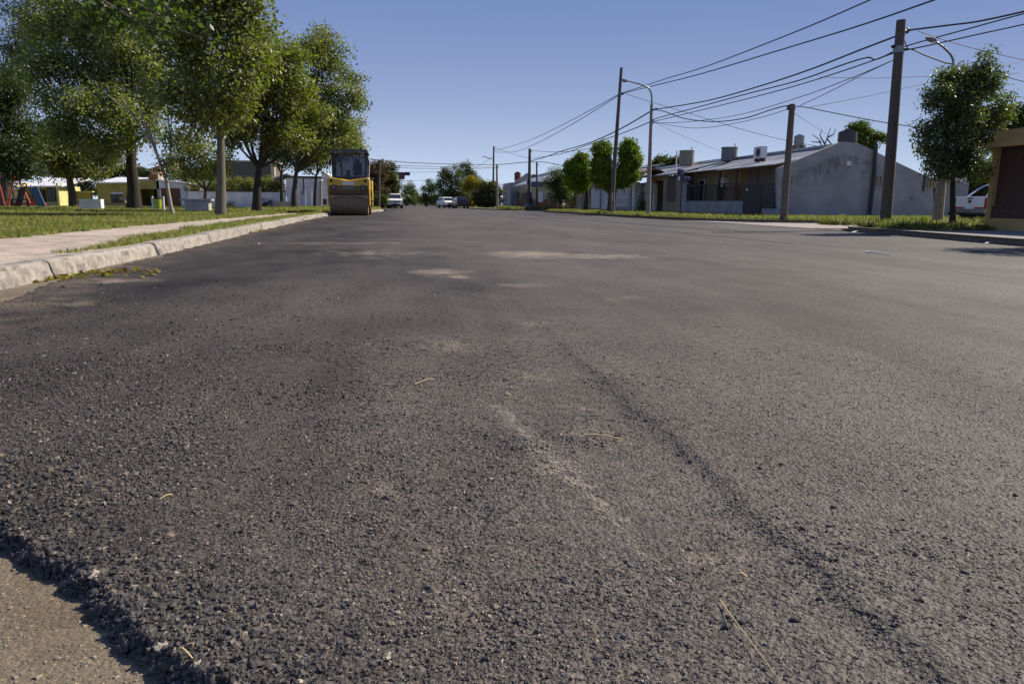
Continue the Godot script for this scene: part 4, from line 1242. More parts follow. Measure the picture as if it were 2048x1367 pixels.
	part("wall", MB.new().span(Vector3(X3, -0.05, zc), Vector3(X3 + 0.3, yt, wa)), M.wall_ochre, t, true)
	part("side_wall", MB.new().span(Vector3(X3 + 0.3, -0.05, zc), Vector3(X3 + 9, yt, zc + 0.3)), M.wall_ochre, t, true)
	part("apron", MB.new().span(Vector3(X3, -0.05, wa), Vector3(X3 + 0.3, on_x(2020, 437, X3).y, wa + 6)), M.wall_ochre, t, true)
	part("lintel", MB.new().span(Vector3(X3, on_x(2010, 288, X3).y, wa), Vector3(X3 + 0.3, yt, wa + 6)), M.wall_ochre, t, true)
	part("cornice", MB.new().span(Vector3(X3 - 0.14, yt - 0.42, zc - 0.1), Vector3(X3 + 9, yt - 0.30, wa + 6)), M.wall_ochre, t, true)
	part("shutter", MB.new().span(Vector3(X3 + 0.12, on_x(2010, 437, X3).y, wa), Vector3(X3 + 0.2, on_x(2010, 288, X3).y, wa + 1.35)), M.timber_brown, t, true)
	part("sill_panel", MB.new().span(Vector3(X3 + 0.05, on_x(2010, 437, X3).y, wa), Vector3(X3 + 0.11, on_x(2010, 412, X3).y, wa + 3.5)), M.timber_brown, t, true)
	part("window", MB.new().span(Vector3(X3 + 0.2, on_x(2010, 437, X3).y, wa + 1.35), Vector3(X3 + 0.24, on_x(2010, 288, X3).y, wa + 6)), M.window_dark, t, true)
	part("roof", MB.new().span(Vector3(X3 + 0.3, yt - 0.15, zc + 0.3), Vector3(X3 + 9, yt - 0.02, wa + 6)), M.roof_zinc_dull, t, true)
	single("roof_unit", MB.new().box(Vector3(X3 + 0.9, yt + 0.16, zc + 1.5), Vector3(0.4, 0.4, 0.9)), M.steel, "grey cooling unit on top of the ochre building", "air conditioner")

func px_size(p: Vector3) -> float:          # metres that one photo pixel covers at p
	return -(cb.inverse() * (p - EYE)).z / F
# lobes: [px, py, r_px, shift in z]; turned into balls of foliage round the tree's own distance
func lobes_of(list: Array, z: float) -> Array:
	var out := []
	for l in list:
		var p := on_z(l[0], l[1], z + (l[3] if l.size() > 3 else 0.0))
		out.append([p, l[2] * px_size(p)])
	return out
func leaf_mesh(lobes: Array, count: int, size: float, base: Color, rr: RandomNumberGenerator, o := {}) -> ArrayMesh:
	var v := PackedVector3Array()
	var n := PackedVector3Array()
	var c := PackedColorArray()
	var ix := PackedInt32Array()
	var per: int = o.get("per", 22)
	var spread: float = o.get("spread", size * 2.6)
	var shell: float = o.get("shell", 0.45)
	var droop: float = o.get("droop", 0.35)
	var slim: float = o.get("slim", 0.55)
	var squash: float = o.get("squash", 1.0)
	var wsum := 0.0
	for l in lobes: wsum += l[1] * l[1]
	var clusters := count / per
	for q in clusters:
		var w := rr.randf() * wsum
		var lo: Array = lobes[0]
		for l in lobes:
			w -= l[1] * l[1]
			lo = l
			if w <= 0.0: break
		var dir := Vector3(rr.randfn(), rr.randfn(), rr.randfn()).normalized()
		var cp: Vector3 = lo[0] + dir * lo[1] * pow(rr.randf(), shell) * Vector3(1, squash, 1) * rr.randf_range(0.8, 1.15)
		var tone := rr.randf_range(0.72, 1.25)
		var warm := rr.randf_range(0.0, 1.0)
		for k in per:
			var p := cp + Vector3(rr.randfn(), rr.randfn() * 0.8, rr.randfn()) * spread * 0.55
			var nn := (Vector3(rr.randfn(), rr.randfn(), rr.randfn()).normalized() * 0.8 + Vector3.UP * 0.5 + dir * 0.6).normalized()
			var ax := Vector3(rr.randfn(), rr.randfn() - droop * 2.0, rr.randfn()) + dir * 0.4
			ax = (ax - nn * ax.dot(nn)).normalized()
			var sd := nn.cross(ax)
			var s := size * rr.randf_range(0.65, 1.25)
			var i := v.size()
			var fold := nn * s * 0.10
			v.append(p); v.append(p + ax * s * 0.5 + sd * s * 0.5 * slim + fold); v.append(p + ax * s); v.append(p + ax * s * 0.5 - sd * s * 0.5 * slim + fold)
			var tc := base * (tone * rr.randf_range(0.75, 1.25))
			tc = tc.lerp(Color(tc.r * 1.5, tc.g * 1.12, tc.b * 0.7), warm * 0.35)
			tc.a = 1.0
			for j in 4: c.append(tc)
			n.append(nn); n.append((nn - sd * 0.25).normalized()); n.append(nn); n.append((nn + sd * 0.25).normalized())
			ix.append_array(PackedInt32Array([i, i + 1, i + 2, i, i + 2, i + 3]))
	return arr_mesh(v, n, c, ix)
func bend(a: Vector3, b: Vector3, amount: float, rr: RandomNumberGenerator, steps := 6) -> Array:
	var out := []
	var m := (a + b) * 0.5 + Vector3(rr.randfn(), rr.randfn() * 0.3 - 0.2, rr.randfn()) * a.distance_to(b) * amount
	for i in steps + 1:
		var t := float(i) / steps
		out.append(a.lerp(m, t).lerp(m.lerp(b, t), t))
	return out
func taper(r0: float, r1: float, k: int) -> Array:
	var out := []
	for i in k: out.append(lerpf(r0, r1, pow(float(i) / (k - 1), 0.8)))
	return out
# trunk: world points from the ground up; the crown hangs on limbs that run from the upper trunk to the lobes
func tree(called: String, label: String, group: String, trunk: Array, r0: float, lobes: Array, leaves: int, leaf: float, base: Color, seed_: int, o := {}) -> Node3D:
	var rr := RandomNumberGenerator.new()
	rr.seed = seed_
	var t := thing(called, label, o.get("cat", "tree"), trunk[0], 0.0, group)
	var bark: Material = M[o.get("bark", "bark")]
	var rad := []
	for i in trunk.size(): rad.append(r0 * (1.0 - 0.45 * i / (trunk.size() - 1.0)))
	var pts := [trunk[0] - Vector3(0, 0.15, 0), trunk[0] + Vector3(0, 0.12, 0)]
	var rs := [r0 * 1.45, r0 * 1.12]
	for i in range(1, trunk.size()):
		pts.append(trunk[i]); rs.append(rad[i])
	part("trunk", MB.new().tube(pts, rs, 12), bark, t, true)
	var top: Vector3 = trunk[-1]
	var lim := MB.new()
	var rt: float = rad[-1]
	for l in lobes:
		var c: Vector3 = l[0]
		var from := top
		if trunk.size() > 2 and c.y < top.y + 1.0: from = trunk[-2].lerp(top, 0.75)
		var path := bend(from, c, 0.12, rr)
		lim.tube(path, taper(rt * 0.62, rt * 0.16, path.size()), 7, false)
		for k in o.get("twigs", 5):
			var e: Vector3 = c + Vector3(rr.randfn(), rr.randfn() * 0.8 + 0.2, rr.randfn()).normalized() * l[1] * 0.9
			var st: Vector3 = path[3 + k % 3]
			lim.tube(bend(st, e, 0.1, rr, 4), taper(rt * 0.2, rt * 0.04, 5), 5, false)
	part("branches", lim, bark, t, true)
	var fine := []
	for l in lobes:
		fine.append([l[0], l[1] * (0.82 if o.get("sat", 4) > 0 else 0.95)])
		for k in o.get("sat", 4):
			var dr := Vector3(rr.randfn(), absf(rr.randfn()) * 0.9 - 0.25, rr.randfn()).normalized()
			fine.append([l[0] + dr * l[1] * rr.randf_range(0.75, 1.1), l[1] * rr.randf_range(0.22, 0.42)])
	part("crown", leaf_mesh(fine, leaves, leaf, base, rr, o), M[o.get("mat", "leaf")], t, true)
	return t

func build_trees() -> void:
	var G := Color(0.225, 0.232, 0.088)
	var DG := Color(0.070, 0.092, 0.034)
	var row := "trees along the park path"
	var b: Vector3
	# straight plane tree beside the path
	b = gnd(441, 432, 0.12)
	tree("plane_tree", "tall straight trunked tree by the park path with pale flaking bark", row, [b, on_z(442, 360, b.z), on_z(441, 280, b.z), on_z(438, 215, b.z)], 0.19,
		lobes_of([[440, 60, 95], [385, 150, 70, -1], [478, 165, 66, 1], [425, 225, 48], [500, 105, 56, 0.5], [355, 70, 80, -1], [470, 15, 52], [430, -60, 100], [395, 235, 45, 1.2], [350, 190, 50, 1.0], [330, 10, 70, -2], [495, 50, 36], [470, 225, 30, 0.5]], b.z), 27000, 0.18, G, 101, {"bark": "bark_pale"})
	# forked tree
	b = gnd(514, 425, 0.12)
	tree("plane_tree", "dark trunk forking low into spreading limbs beside the straight pale tree", row, [b, on_z(514, 375, b.z), on_z(517, 335, b.z)], 0.24,
		lobes_of([[530, 180, 62], [565, 125, 48, 1], [490, 245, 50, 1], [600, 225, 46, -1], [545, 262, 42], [520, 105, 48, -1], [580, 180, 50, 1], [470, 190, 44], [460, 275, 30, 1], [600, 280, 26, 1]], b.z), 24000, 0.19, G * 0.95, 102, {"bark": "bark_dark"})
	# third, with the tall crown that closes the row
	b = gnd(589, 419, 0.12)
	tree("plane_tree", "broad crowned tree at the row's end behind the forked tree", row, [b, on_z(588, 385, b.z), on_z(592, 345, b.z)], 0.25,
		lobes_of([[640, 140, 55], [622, 95, 38, 1], [680, 195, 42, 1], [650, 235, 50], [605, 260, 46, 1], [698, 160, 26, -1], [690, 255, 36], [640, 75, 26], [590, 200, 50, -1], [665, 115, 34], [712, 205, 20], [700, 290, 28, 1], [625, 300, 34]], b.z), 24000, 0.20, G * 0.95, 103, {"bark": "bark"})
	# slimmer ones further off
	b = on_z(629, 414, -64) * Vector3(1, 0, 1) + Vector3(0, 0.12, 0)
	tree("plane_tree", "slim tree in front of the white corner house next to roller cab", row, [b, on_z(630, 385, b.z), on_z(632, 352, b.z)], 0.16,
		lobes_of([[640, 310, 34], [665, 290, 34, 1], [612, 318, 30, 1], [690, 285, 30], [645, 275, 34, -1], [705, 262, 22]], b.z), 10000, 0.22, G, 104, {"bark": "bark_dark"})
	b = on_z(564, 413, -66) * Vector3(1, 0, 1) + Vector3(0, 0.12, 0)
	tree("plane_tree", "thin dark tree standing before the end of white garden wall", row, [b, on_z(563, 385, b.z), on_z(562, 345, b.z)], 0.18,
		lobes_of([[562, 305, 34], [590, 318, 26, 1], [540, 300, 26, -1], [575, 280, 34]], b.z), 8000, 0.22, DG * 1.3, 105, {"bark": "bark_dark"})
	# low forked tree behind the bench
	b = gnd(409, 424, 0.12)
	tree("small_tree", "low forked tree behind the stone bench in the park", "", [b, on_z(410, 400, b.z), on_z(411, 380, b.z)], 0.13,
		lobes_of([[370, 335, 24], [398, 330, 28], [430, 345, 26, 0.5], [395, 300, 30], [350, 320, 22], [442, 320, 26]], b.z), 5200, 0.14, G * 1.15, 106)
	# thick old poplar
	b = gnd(268, 420, 0.12)
	b.z = -46.0
	b = on_z(268, 420, b.z) * Vector3(1, 0, 1) + Vector3(0, 0.12, 0)
	tree("poplar_tree", "thick dark trunked old poplar with vast crown of glinting leaves", "", [b, on_z(267, 380, b.z), on_z(262, 330, b.z), on_z(262, 270, b.z)], 0.40,
		lobes_of([[200, 150, 88], [135, 215, 66, 2], [262, 90, 88], [302, 200, 62, 1], [170, 60, 86, -1], [95, 130, 62, 1], [240, 262, 48, 2], [165, 278, 46, 2], [110, 262, 46, 1], [205, 300, 40, 2], [75, 55, 60, -1], [225, 215, 66, 3], [300, 130, 60], [120, 20, 60], [295, 262, 30, 2], [50, 170, 42, 0], [250, 10, 70]], b.z), 46000, 0.20, Color(0.265, 0.275, 0.135), 107, {"bark": "bark_dark", "per": 18})
	# leaning trunk beyond
	b = on_z(147, 413, -56.0) * Vector3(1, 0, 1) + Vector3(0, 0.12, 0)
	tree("park_tree", "leaning grey trunked tree in front of the lemon house", "", [b, on_z(144, 390, b.z), on_z(139, 362, b.z), on_z(137, 345, b.z)], 0.30,
		lobes_of([[150, 312, 44], [112, 320, 40, 1], [190, 328, 34], [215, 305, 40, -1], [100, 285, 44], [170, 340, 20, 1], [80, 315, 30]], b.z), 15000, 0.21, G * 0.9, 108)
	# dark dense tree at the edge of the picture
	b = on_z(-40, 420, -40.0) * Vector3(1, 0, 1) + Vector3(0, 0.12, 0)
	tree("cedar_tree", "very dark dense tree hanging over the playground swings", "", [b, on_z(-38, 350, b.z), on_z(-35, 290, b.z)], 0.35,
		lobes_of([[20, 235, 46], [-20, 280, 60], [32, 300, 42, 1], [20, 342, 34, 1], [62, 338, 20, 1], [-30, 200, 60], [8, 180, 40, -1], [58, 275, 26]], b.z), 20000, 0.18, DG * 0.95, 109, {"bark": "bark_dark", "slim": 0.35})
	# blue-green tree behind, at the picture's corner
	b = on_z(10, 410, -62.0) * Vector3(1, 0, 1) + Vector3(0, 0.12, 0)
	tree("eucalyptus_tree", "tall blue green tree rising behind the poplar crown", "", [b, on_z(12, 300, b.z), on_z(18, 200, b.z)], 0.4,
		lobes_of([[25, 95, 52], [0, 160, 50], [55, 40, 50], [40, 160, 50, -1], [80, 90, 50, -1], [65, -10, 46]], b.z), 14000, 0.22, Color(0.09, 0.12, 0.065), 110, {"slim": 0.3})
	# pale leaning sapling
	b = gnd(345, 430, 0.12)
	var sp := thing("sapling", "slender pale leaning sapling with bare whippy branches", "tree", b)
	var st := [b, on_z(341, 412, b.z), on_z(332, 360, b.z), on_z(318, 320, b.z), on_z(305, 288, b.z), on_z(285, 240, b.z), on_z(272, 170, b.z)]
	part("trunk", MB.new().tube(st, [0.10, 0.075, 0.065, 0.055, 0.045, 0.03, 0.012], 9), M.bark_sapling, sp, true)
	for l in [[[318, 320], [300, 260], [215, 190], [165, 145]], [[305, 288], [270, 240], [240, 190]], [[332, 352], [340, 310], [343, 230], [342, 110]], [[341, 300], [335, 220], [330, 130]], [[312, 305], [308, 270], [312, 230]], [[340, 240], [320, 235], [305, 228]], [[345, 245], [370, 235], [395, 210]]]:
		var pp := []
		for q in l: pp.append(on_z(q[0], q[1], b.z))
		part("branch", MB.new().tube(pp, taper(0.036, 0.012, pp.size()), 6), M.bark_sapling, sp, true)
	part("crown", leaf_mesh(lobes_of([[350, 285, 26], [330, 335, 22], [385, 270, 26], [345, 262, 20]], b.z), 1500, 0.13, G, rng), M.leaf, sp, true)
	# overhanging bough: its tree stands beside the picture
	b = Vector3(-8.6, 0.12, -8.2)
	var hb := lobes_of([[215, 12, 55], [300, 30, 42], [345, 45, 30], [385, 70, 26, -0.5], [180, 25, 30, 0.4], [325, 75, 16]], -11.0)
	hb.append_array([[Vector3(-7.8, 5.2, -9.0), 1.5], [Vector3(-9.4, 5.4, -8.0), 1.7], [Vector3(-6.4, 5.0, -10.2), 1.1], [Vector3(-8.4, 6.6, -8.6), 1.5]])
	tree("street_tree", "near tree whose dark leafy bough hangs into view over the lawn", "", [b, Vector3(-8.5, 1.6, -8.2), Vector3(-8.4, 3.6, -8.3), Vector3(-7.9, 5.6, -8.8)], 0.12, hb, 20000, 0.105, DG * 1.5, 111, {"slim": 0.7, "bark": "bark", "spread": 0.24, "twigs": 1})
	# ---- hedge over the white garden wall
	var hl := []
	for i in 15: hl.append([on_z(384 + i * 13, 372 + (i * 7) % 9 * 0.9, -79.6 - (i % 3) * 0.3), 0.75])
	for i in 9: hl.append([on_z(455 + i * 12, 361 + (i * 5) % 7, -80.0), 0.55])
	single("hedge", leaf_mesh(hl, 14000, 0.17, G * 1.1, rng, {"spread": 0.3}), M.leaf_dull, "green hedge growing along the top of white garden wall", "hedge")
	for q in [[458, 408, 0.5], [535, 404, 0.8], [168, 398, 0.8], [525, 409, 0.4]]:
		var p := on_z(q[0], q[1], -77.9)
		p.y = 0.1 + q[2] * 0.5
		single("shrub", leaf_mesh([[Vector3(0, 0, 0), q[2]]], 420, 0.12, DG, rng, {"spread": 0.2, "squash": 0.7}), M.leaf_dull, {458: "low dark shrub by the straight pale tree at garden wall", 535: "spiky dark agave like shrub at the garden wall foot", 525: "tiny dark shrub at the garden wall between two trunks"}[q[0]] if q[0] > 200 else "dark shrub growing in front of the bright ochre wall", "shrub", "", p)
	# ---- trees behind the houses across the park
	for q in [["green trees rising between the lemon and mustard houses", 170, -97.0, [[150, 350, 20], [175, 345, 18], [200, 352, 16], [165, 375, 18], [190, 380, 14], [140, 385, 14]], G * 0.8], ["bushy tree behind the white garage house roof", 350, -97.0, [[345, 352, 12], [365, 345, 16], [390, 350, 16], [410, 345, 18], [380, 365, 14], [425, 358, 14]], G * 1.1], ["dark tree behind the mustard house roof", 255, -99.0, [[230, 345, 14], [255, 340, 16], [280, 345, 14], [300, 352, 10]], DG * 1.2], ["dark trees behind the lemon house roof", 60, -97.0, [[20, 348, 16], [50, 345, 14], [110, 345, 14], [130, 352, 12]], DG]]:
		var bp := on_z(q[1], 410, q[2]) * Vector3(1, 0, 1) + Vector3(0, 0.08, 0)
		tree("backyard_tree", q[0], "", [bp, bp + Vector3(0, 1.0, 0), bp + Vector3(0, 2.0, 0)], 0.2, lobes_of(q[3], q[2]), 6000, 0.25, q[4], 600 + q[1], {"mat": "leaf_dull", "twigs": 2, "spread": 0.4})
	# ---- trees down the street
	var D := "trees far down the street"
	for q in [
		["dark purple leaved tree with thin top behind the roller", Color(0.085, 0.055, 0.045), -92.0, 752, [[752, 350, 17], [745, 372, 16], [762, 335, 12], [740, 345, 10], [758, 385, 18], [748, 330, 7]], 3400],
		["olive brown tree beside the leaning far pole", Color(0.075, 0.072, 0.025), -96.0, 778, [[778, 352, 20], [790, 372, 16], [772, 378, 18], [768, 335, 14], [782, 332, 8]], 4200],
		["yellow green bush beside the oncoming white pickup", Color(0.17, 0.16, 0.03), -118.0, 783, [[783, 380, 10], [792, 388, 8], [776, 392, 8]], 1200],
		["dark hedge like shrubs behind the far pole foot", DG, -90.0, 752, [[748, 402, 10], [762, 400, 10], [738, 395, 9]], 1800],
		["green tree above the road's vanishing end", DG * 1.3, -170.0, 812, [[812, 382, 15], [820, 372, 10], [806, 395, 10], [828, 385, 9]], 2600],
		["yellowish tree at the road's far end", Color(0.15, 0.145, 0.035), -185.0, 828, [[826, 390, 9], [836, 396, 7]], 1000],
		["low dark hedge closing the road's far end", DG * 1.1, -200.0, 830, [[800, 403, 8], [812, 402, 8], [824, 403, 8], [838, 402, 9], [852, 402, 9], [866, 402, 9], [790, 402, 7], [878, 400, 9]], 2600],
		["round dark green tree with lit flank left of tall dark clump", Color(0.06, 0.085, 0.015), -150.0, 852, [[852, 378, 15], [862, 372, 13], [845, 390, 10], [866, 390, 14]], 2600],
		["tall very dark spreading tree above the parked cars", DG * 0.85, -125.0, 905, [[892, 365, 22], [908, 350, 18], [880, 385, 18], [900, 388, 22], [925, 368, 20], [918, 390, 16], [893, 345, 12]], 6000],
		["tall green tree with spiky top behind the dark tree", Color(0.055, 0.075, 0.03), -140.0, 938, [[928, 345, 18], [945, 352, 16], [920, 332, 8], [935, 330, 8], [950, 370, 16], [940, 375, 18]], 4200],
		["yellow topped tree between the parked cars and the poles", Color(0.24, 0.19, 0.03), -112.0, 945, [[940, 366, 12], [954, 364, 10], [932, 376, 10], [962, 370, 8], [948, 376, 12]], 2600],
		["grey green bushy trees behind the far pole pair", Color(0.075, 0.08, 0.04), -98.0, 975, [[970, 378, 16], [985, 374, 14], [958, 390, 14], [980, 395, 16], [998, 382, 12], [965, 402, 12]], 4600]]:
		var z: float = q[2]
		var low := []
		for l in q[4]:
			if l[1] > 365: low.append([l[0], 402, l[2] * 0.8])
		var p := on_z(q[3], 410, z) * Vector3(1, 0, 1) + Vector3(0, 0.08, 0)
		tree("distant_tree", q[0], D, [p, p + Vector3(0, 0.9, 0), p + Vector3(0.1, 1.8, 0)], 0.16, lobes_of(q[4] + low, z), int(q[5] * 2.4), 0.26, q[1] * 1.35, int(-z * 10 + q[3]), {"mat": "leaf_dull", "twigs": 2, "bark": "bark_dark", "spread": 0.45, "per": 14})
	# ---- clipped trees on the verge across the road
	var L := Color(0.19, 0.25, 0.03)
	b = on_x(1172, 428, 13.6) * Vector3(1, 0, 1) + Vector3(0, 0.12, 0)
	tree("clipped_tree", "rounded clipped tree with lime top beside the orange door", "clipped verge trees", [b, b + Vector3(0.05, 1.0, 0), b + Vector3(0, 2.0, 0)], 0.22,
		lobes_of([[1153, 336, 22], [1163, 320, 16], [1150, 356, 20], [1168, 350, 19], [1160, 370, 15], [1138, 332, 9]], b.z), 19000, 0.16, L, 140, {"mat": "leaf_dull", "bark": "bark_dark", "shell": 0.3, "spread": 0.22, "sat": 0})
	b = on_x(1221, 428, 13.4) * Vector3(1, 0, 1) + Vector3(0, 0.12, 0)
	tree("clipped_tree", "double headed clipped tree with lime rims behind the wooden pole", "clipped verge trees", [b, b + Vector3(0, 1.0, 0), b + Vector3(0, 2.0, 0)], 0.22,
		lobes_of([[1204, 300, 19], [1202, 325, 20], [1206, 352, 21], [1226, 358, 18], [1257, 296, 19], [1262, 320, 22], [1254, 345, 22], [1246, 362, 14], [1193, 348, 12], [1220, 374, 10]], b.z), 32000, 0.16, L, 141, {"mat": "leaf_dull", "bark": "bark_dark", "shell": 0.3, "spread": 0.22, "sat": 0})
	b = on_x(1120, 420, 14.2) * Vector3(1, 0, 1) + Vector3(0, 0.12, 0)
	tree("conifer", "spiky dark green conifer shrub in front of the brick house", "", [b, b + Vector3(0, 1.5, 0), b + Vector3(0, 3.0, 0)], 0.12,
		lobes_of([[1112, 345, 9], [1118, 358, 14], [1108, 370, 12], [1125, 375, 18], [1132, 350, 9], [1115, 390, 14], [1130, 395, 14], [1095, 366, 6]], b.z), 8000, 0.22, DG * 1.5, 142, {"slim": 0.25, "bark": "bark_dark"})
	single("flower_shrub", leaf_mesh([[Vector3.ZERO, 0.6], [Vector3(0.5, -0.1, -0.6), 0.5]], 900, 0.1, Color(0.05, 0.035, 0.02), rng, {"spread": 0.22, "squash": 0.8}), M.leaf_dull, "dark reddish shrub at the corner below the conifer", "shrub", "", on_x(1125, 414, 13.6))
	single("verge_bush", leaf_mesh([[Vector3(0, 0.4, 0), 0.5], [Vector3(0.1, 0.8, -0.2), 0.35]], 700, 0.12, Color(0.10, 0.14, 0.03), rng, {"spread": 0.2}), M.leaf_dull, "small leafy bush growing at the foot of the arched entrance", "bush", "", on_x(1281, 427, 16.6) * Vector3(1, 0, 1) + Vector3(0, 0.12, 0))
	for q in [[1340, 328, 14, -62.0, 27.0], [1318, 326, 11, -70.0, 27.0]]:
		var p := on_z(q[0], 400, q[3])
		p.y = 0.1
		tree("garden_tree", "green tree showing above the tan house roof beside the antenna" if q[0] > 1330 else "smaller green tree peeping over the roof beside the street lamp", "", [p, p + Vector3(0, 1.5, 0), p + Vector3(0, 2.6, 0)], 0.16, lobes_of([[q[0], q[1], q[2]], [q[0] + 10, q[1] - 5, q[2] * 0.8], [q[0] - 12, q[1] + 8, q[2] * 0.8], [q[0] + 18, q[1] + 6, q[2] * 0.7]], q[3]), 2600, 0.22, Color(0.06, 0.08, 0.02), 150 + int(q[0]), {"mat": "leaf_dull", "spread": 0.35})
	var bz_ := -52.0
	b = on_z(1722, 400, bz_) * Vector3(1, 0, 1)
	tree("garden_tree", "open crowned green tree behind the black tank", "", [b, on_z(1722, 330, bz_), on_z(1722, 290, bz_)], 0.2, lobes_of([[1712, 255, 12], [1728, 262, 14], [1718, 275, 12], [1740, 290, 12], [1756, 272, 9], [1730, 302, 14], [1765, 278, 6]], bz_), 6000, 0.2, Color(0.12, 0.16, 0.03), 160, {"mat": "leaf_dull", "spread": 0.3})
	# bare tree
	b = on_z(1645, 300, -50.0)
	var bt := thing("bare_tree", "leafless grey twiggy tree behind the zinc roof", "tree", Vector3(b.x, 0.0, b.z))
	part("trunk", MB.new().tube([Vector3(b.x, 0, b.z), on_z(1646, 300, -50.0)], [0.12, 0.08], 7), M.bark, bt, true)
	for l in [[[1646, 300], [1655, 275], [1662, 255]], [[1646, 300], [1640, 280], [1625, 268]], [[1650, 288], [1640, 270], [1645, 258]], [[1655, 275], [1668, 268], [1672, 258]], [[1642, 284], [1630, 284], [1622, 282]], [[1646, 300], [1634, 295], [1626, 290]], [[1655, 278], [1665, 290], [1668, 296]]]:
		var pp := []
		for q in l: pp.append(on_z(q[0], q[1], -50.0))
		part("branch", MB.new().tube(pp, taper(0.06, 0.02, pp.size()), 5), M.bark, bt, true)
	# ---- street tree on the near corner
	b = on_x(1905, 458, 14.7) * Vector3(1, 0, 1) + Vector3(0, 0.12, 0)
	tree("privet_tree", "glossy leaved street tree on the corner hiding a lamp post", "", [b, on_z(1906, 420, b.z), on_z(1906, 370, b.z), on_z(1908, 320, b.z)], 0.085,
		lobes_of([[1915, 250, 52], [1890, 300, 44, 0.2], [1960, 270, 44, -0.3], [1930, 190, 40], [1980, 230, 34, -0.3], [1870, 200, 28, 0.3], [1965, 175, 32], [1880, 340, 26, 0.3], [1940, 330, 36, 0.3], [1905, 165, 26], [1862, 262, 26], [1975, 108, 9], [1973, 128, 13], [1970, 148, 16], [1925, 140, 12], [1890, 155, 12], [2015, 200, 14], [1845, 285, 13, 0.2], [1995, 290, 24, -0.5], [2005, 225, 20, -0.4], [1940, 150, 20], [1968, 345, 16, 0.2], [1985, 335, 18, 0.3]], b.z), 31000, 0.09, Color(0.135, 0.150, 0.066), 170, {"bark": "bark_dark", "slim": 0.45, "spread": 0.2, "per": 20})
	# tree off the picture whose shadow reaches the road, and dark trees up the side street
	b = Vector3(13.05, 0.12, -12.1)
	tree("verge_tree", "street tree on the pavement before the ochre building's shop window", "", [b, b + Vector3(0, 1.4, 0), b + Vector3(0, 2.4, 0)], 0.1, [[b + Vector3(0.3, 3.3, 0.2), 0.85], [b + Vector3(0.7, 3.8, 0.9), 0.9]], 5000, 0.1, DG, 171, {"spread": 0.2})
	for q in [[1945, 385, 46, -44.0], [2010, 250, 40, -46.0]]:
		b = on_z(q[0], 430, q[3]) * Vector3(1, 0, 1)
		tree("garden_tree", "dark garden tree behind the annex along the side street" if q[0] < 2000 else "green tree showing above the ochre building roof", "", [b, b + Vector3(0, 1.2, 0), b + Vector3(0, 2.2, 0)], 0.2, lobes_of([[q[0], q[1], q[2]], [q[0] + 35, q[1] - 14, q[2]], [q[0] + 60, q[1] + 6, q[2]]], q[3]), 9000, 0.22, DG * 1.1, 180 + int(q[0]), {"mat": "leaf_dull", "spread": 0.35})

func sway(pts: Array, steps := 8) -> Array:        # smooth curve through the points
	var cv := Curve3D.new()
	for i in pts.size():
		var a: Vector3 = pts[maxi(i - 1, 0)]
		var b: Vector3 = pts[mini(i + 1, pts.size() - 1)]
		var d := (b - a) / 6.0
		cv.add_point(pts[i], -d, d)
	var out := []
	for i in (pts.size() - 1) * steps + 1: out.append(cv.samplef(float(i) / steps))
	return out
# a cable that hangs in the upright plane through a and b, drawn through photo points
func wire(label: String, group: String, a: Vector3, b: Vector3, pix: Array, r: float) -> void:
	var pts := []
	for q in pix: pts.append(on_plane(q[0], q[1], a, b))
	var path := sway(pts)
	single("overhead_cable", MB.new().tube(path, taper(r, r, path.size()), 6), M.black, label, "cable", group)
func pole(called: String, label: String, group: String, base: Vector3, top: Vector3, r0: float, r1: float, m: Material) -> Node3D:
	var t := thing(called, label, "utility pole", base, 0.0, group)
	part("shaft", MB.new().tube([base - Vector3(0, 0.2, 0), base.lerp(top, 0.33), base.lerp(top, 0.66), top], [r0, lerpf(r0, r1, 0.33), lerpf(r0, r1, 0.66), r1], 12), m, t, true)
	return t
func fitting(t: Node3D, p: Vector3, n: int, dir: Vector3) -> void:   # clamps and insulators round a pole
	for i in n:
		var o := Vector3(rng.randf_range(-0.05, 0.05), rng.randf_range(-0.07, 0.07), rng.randf_range(-0.05, 0.05)) + dir * (0.1 + 0.09 * i)
		part("insulator", MB.new().tube([p + o - dir * 0.06, p + o, p + o + dir * 0.06], [0.035, 0.055, 0.03], 7), M.black, t, true)

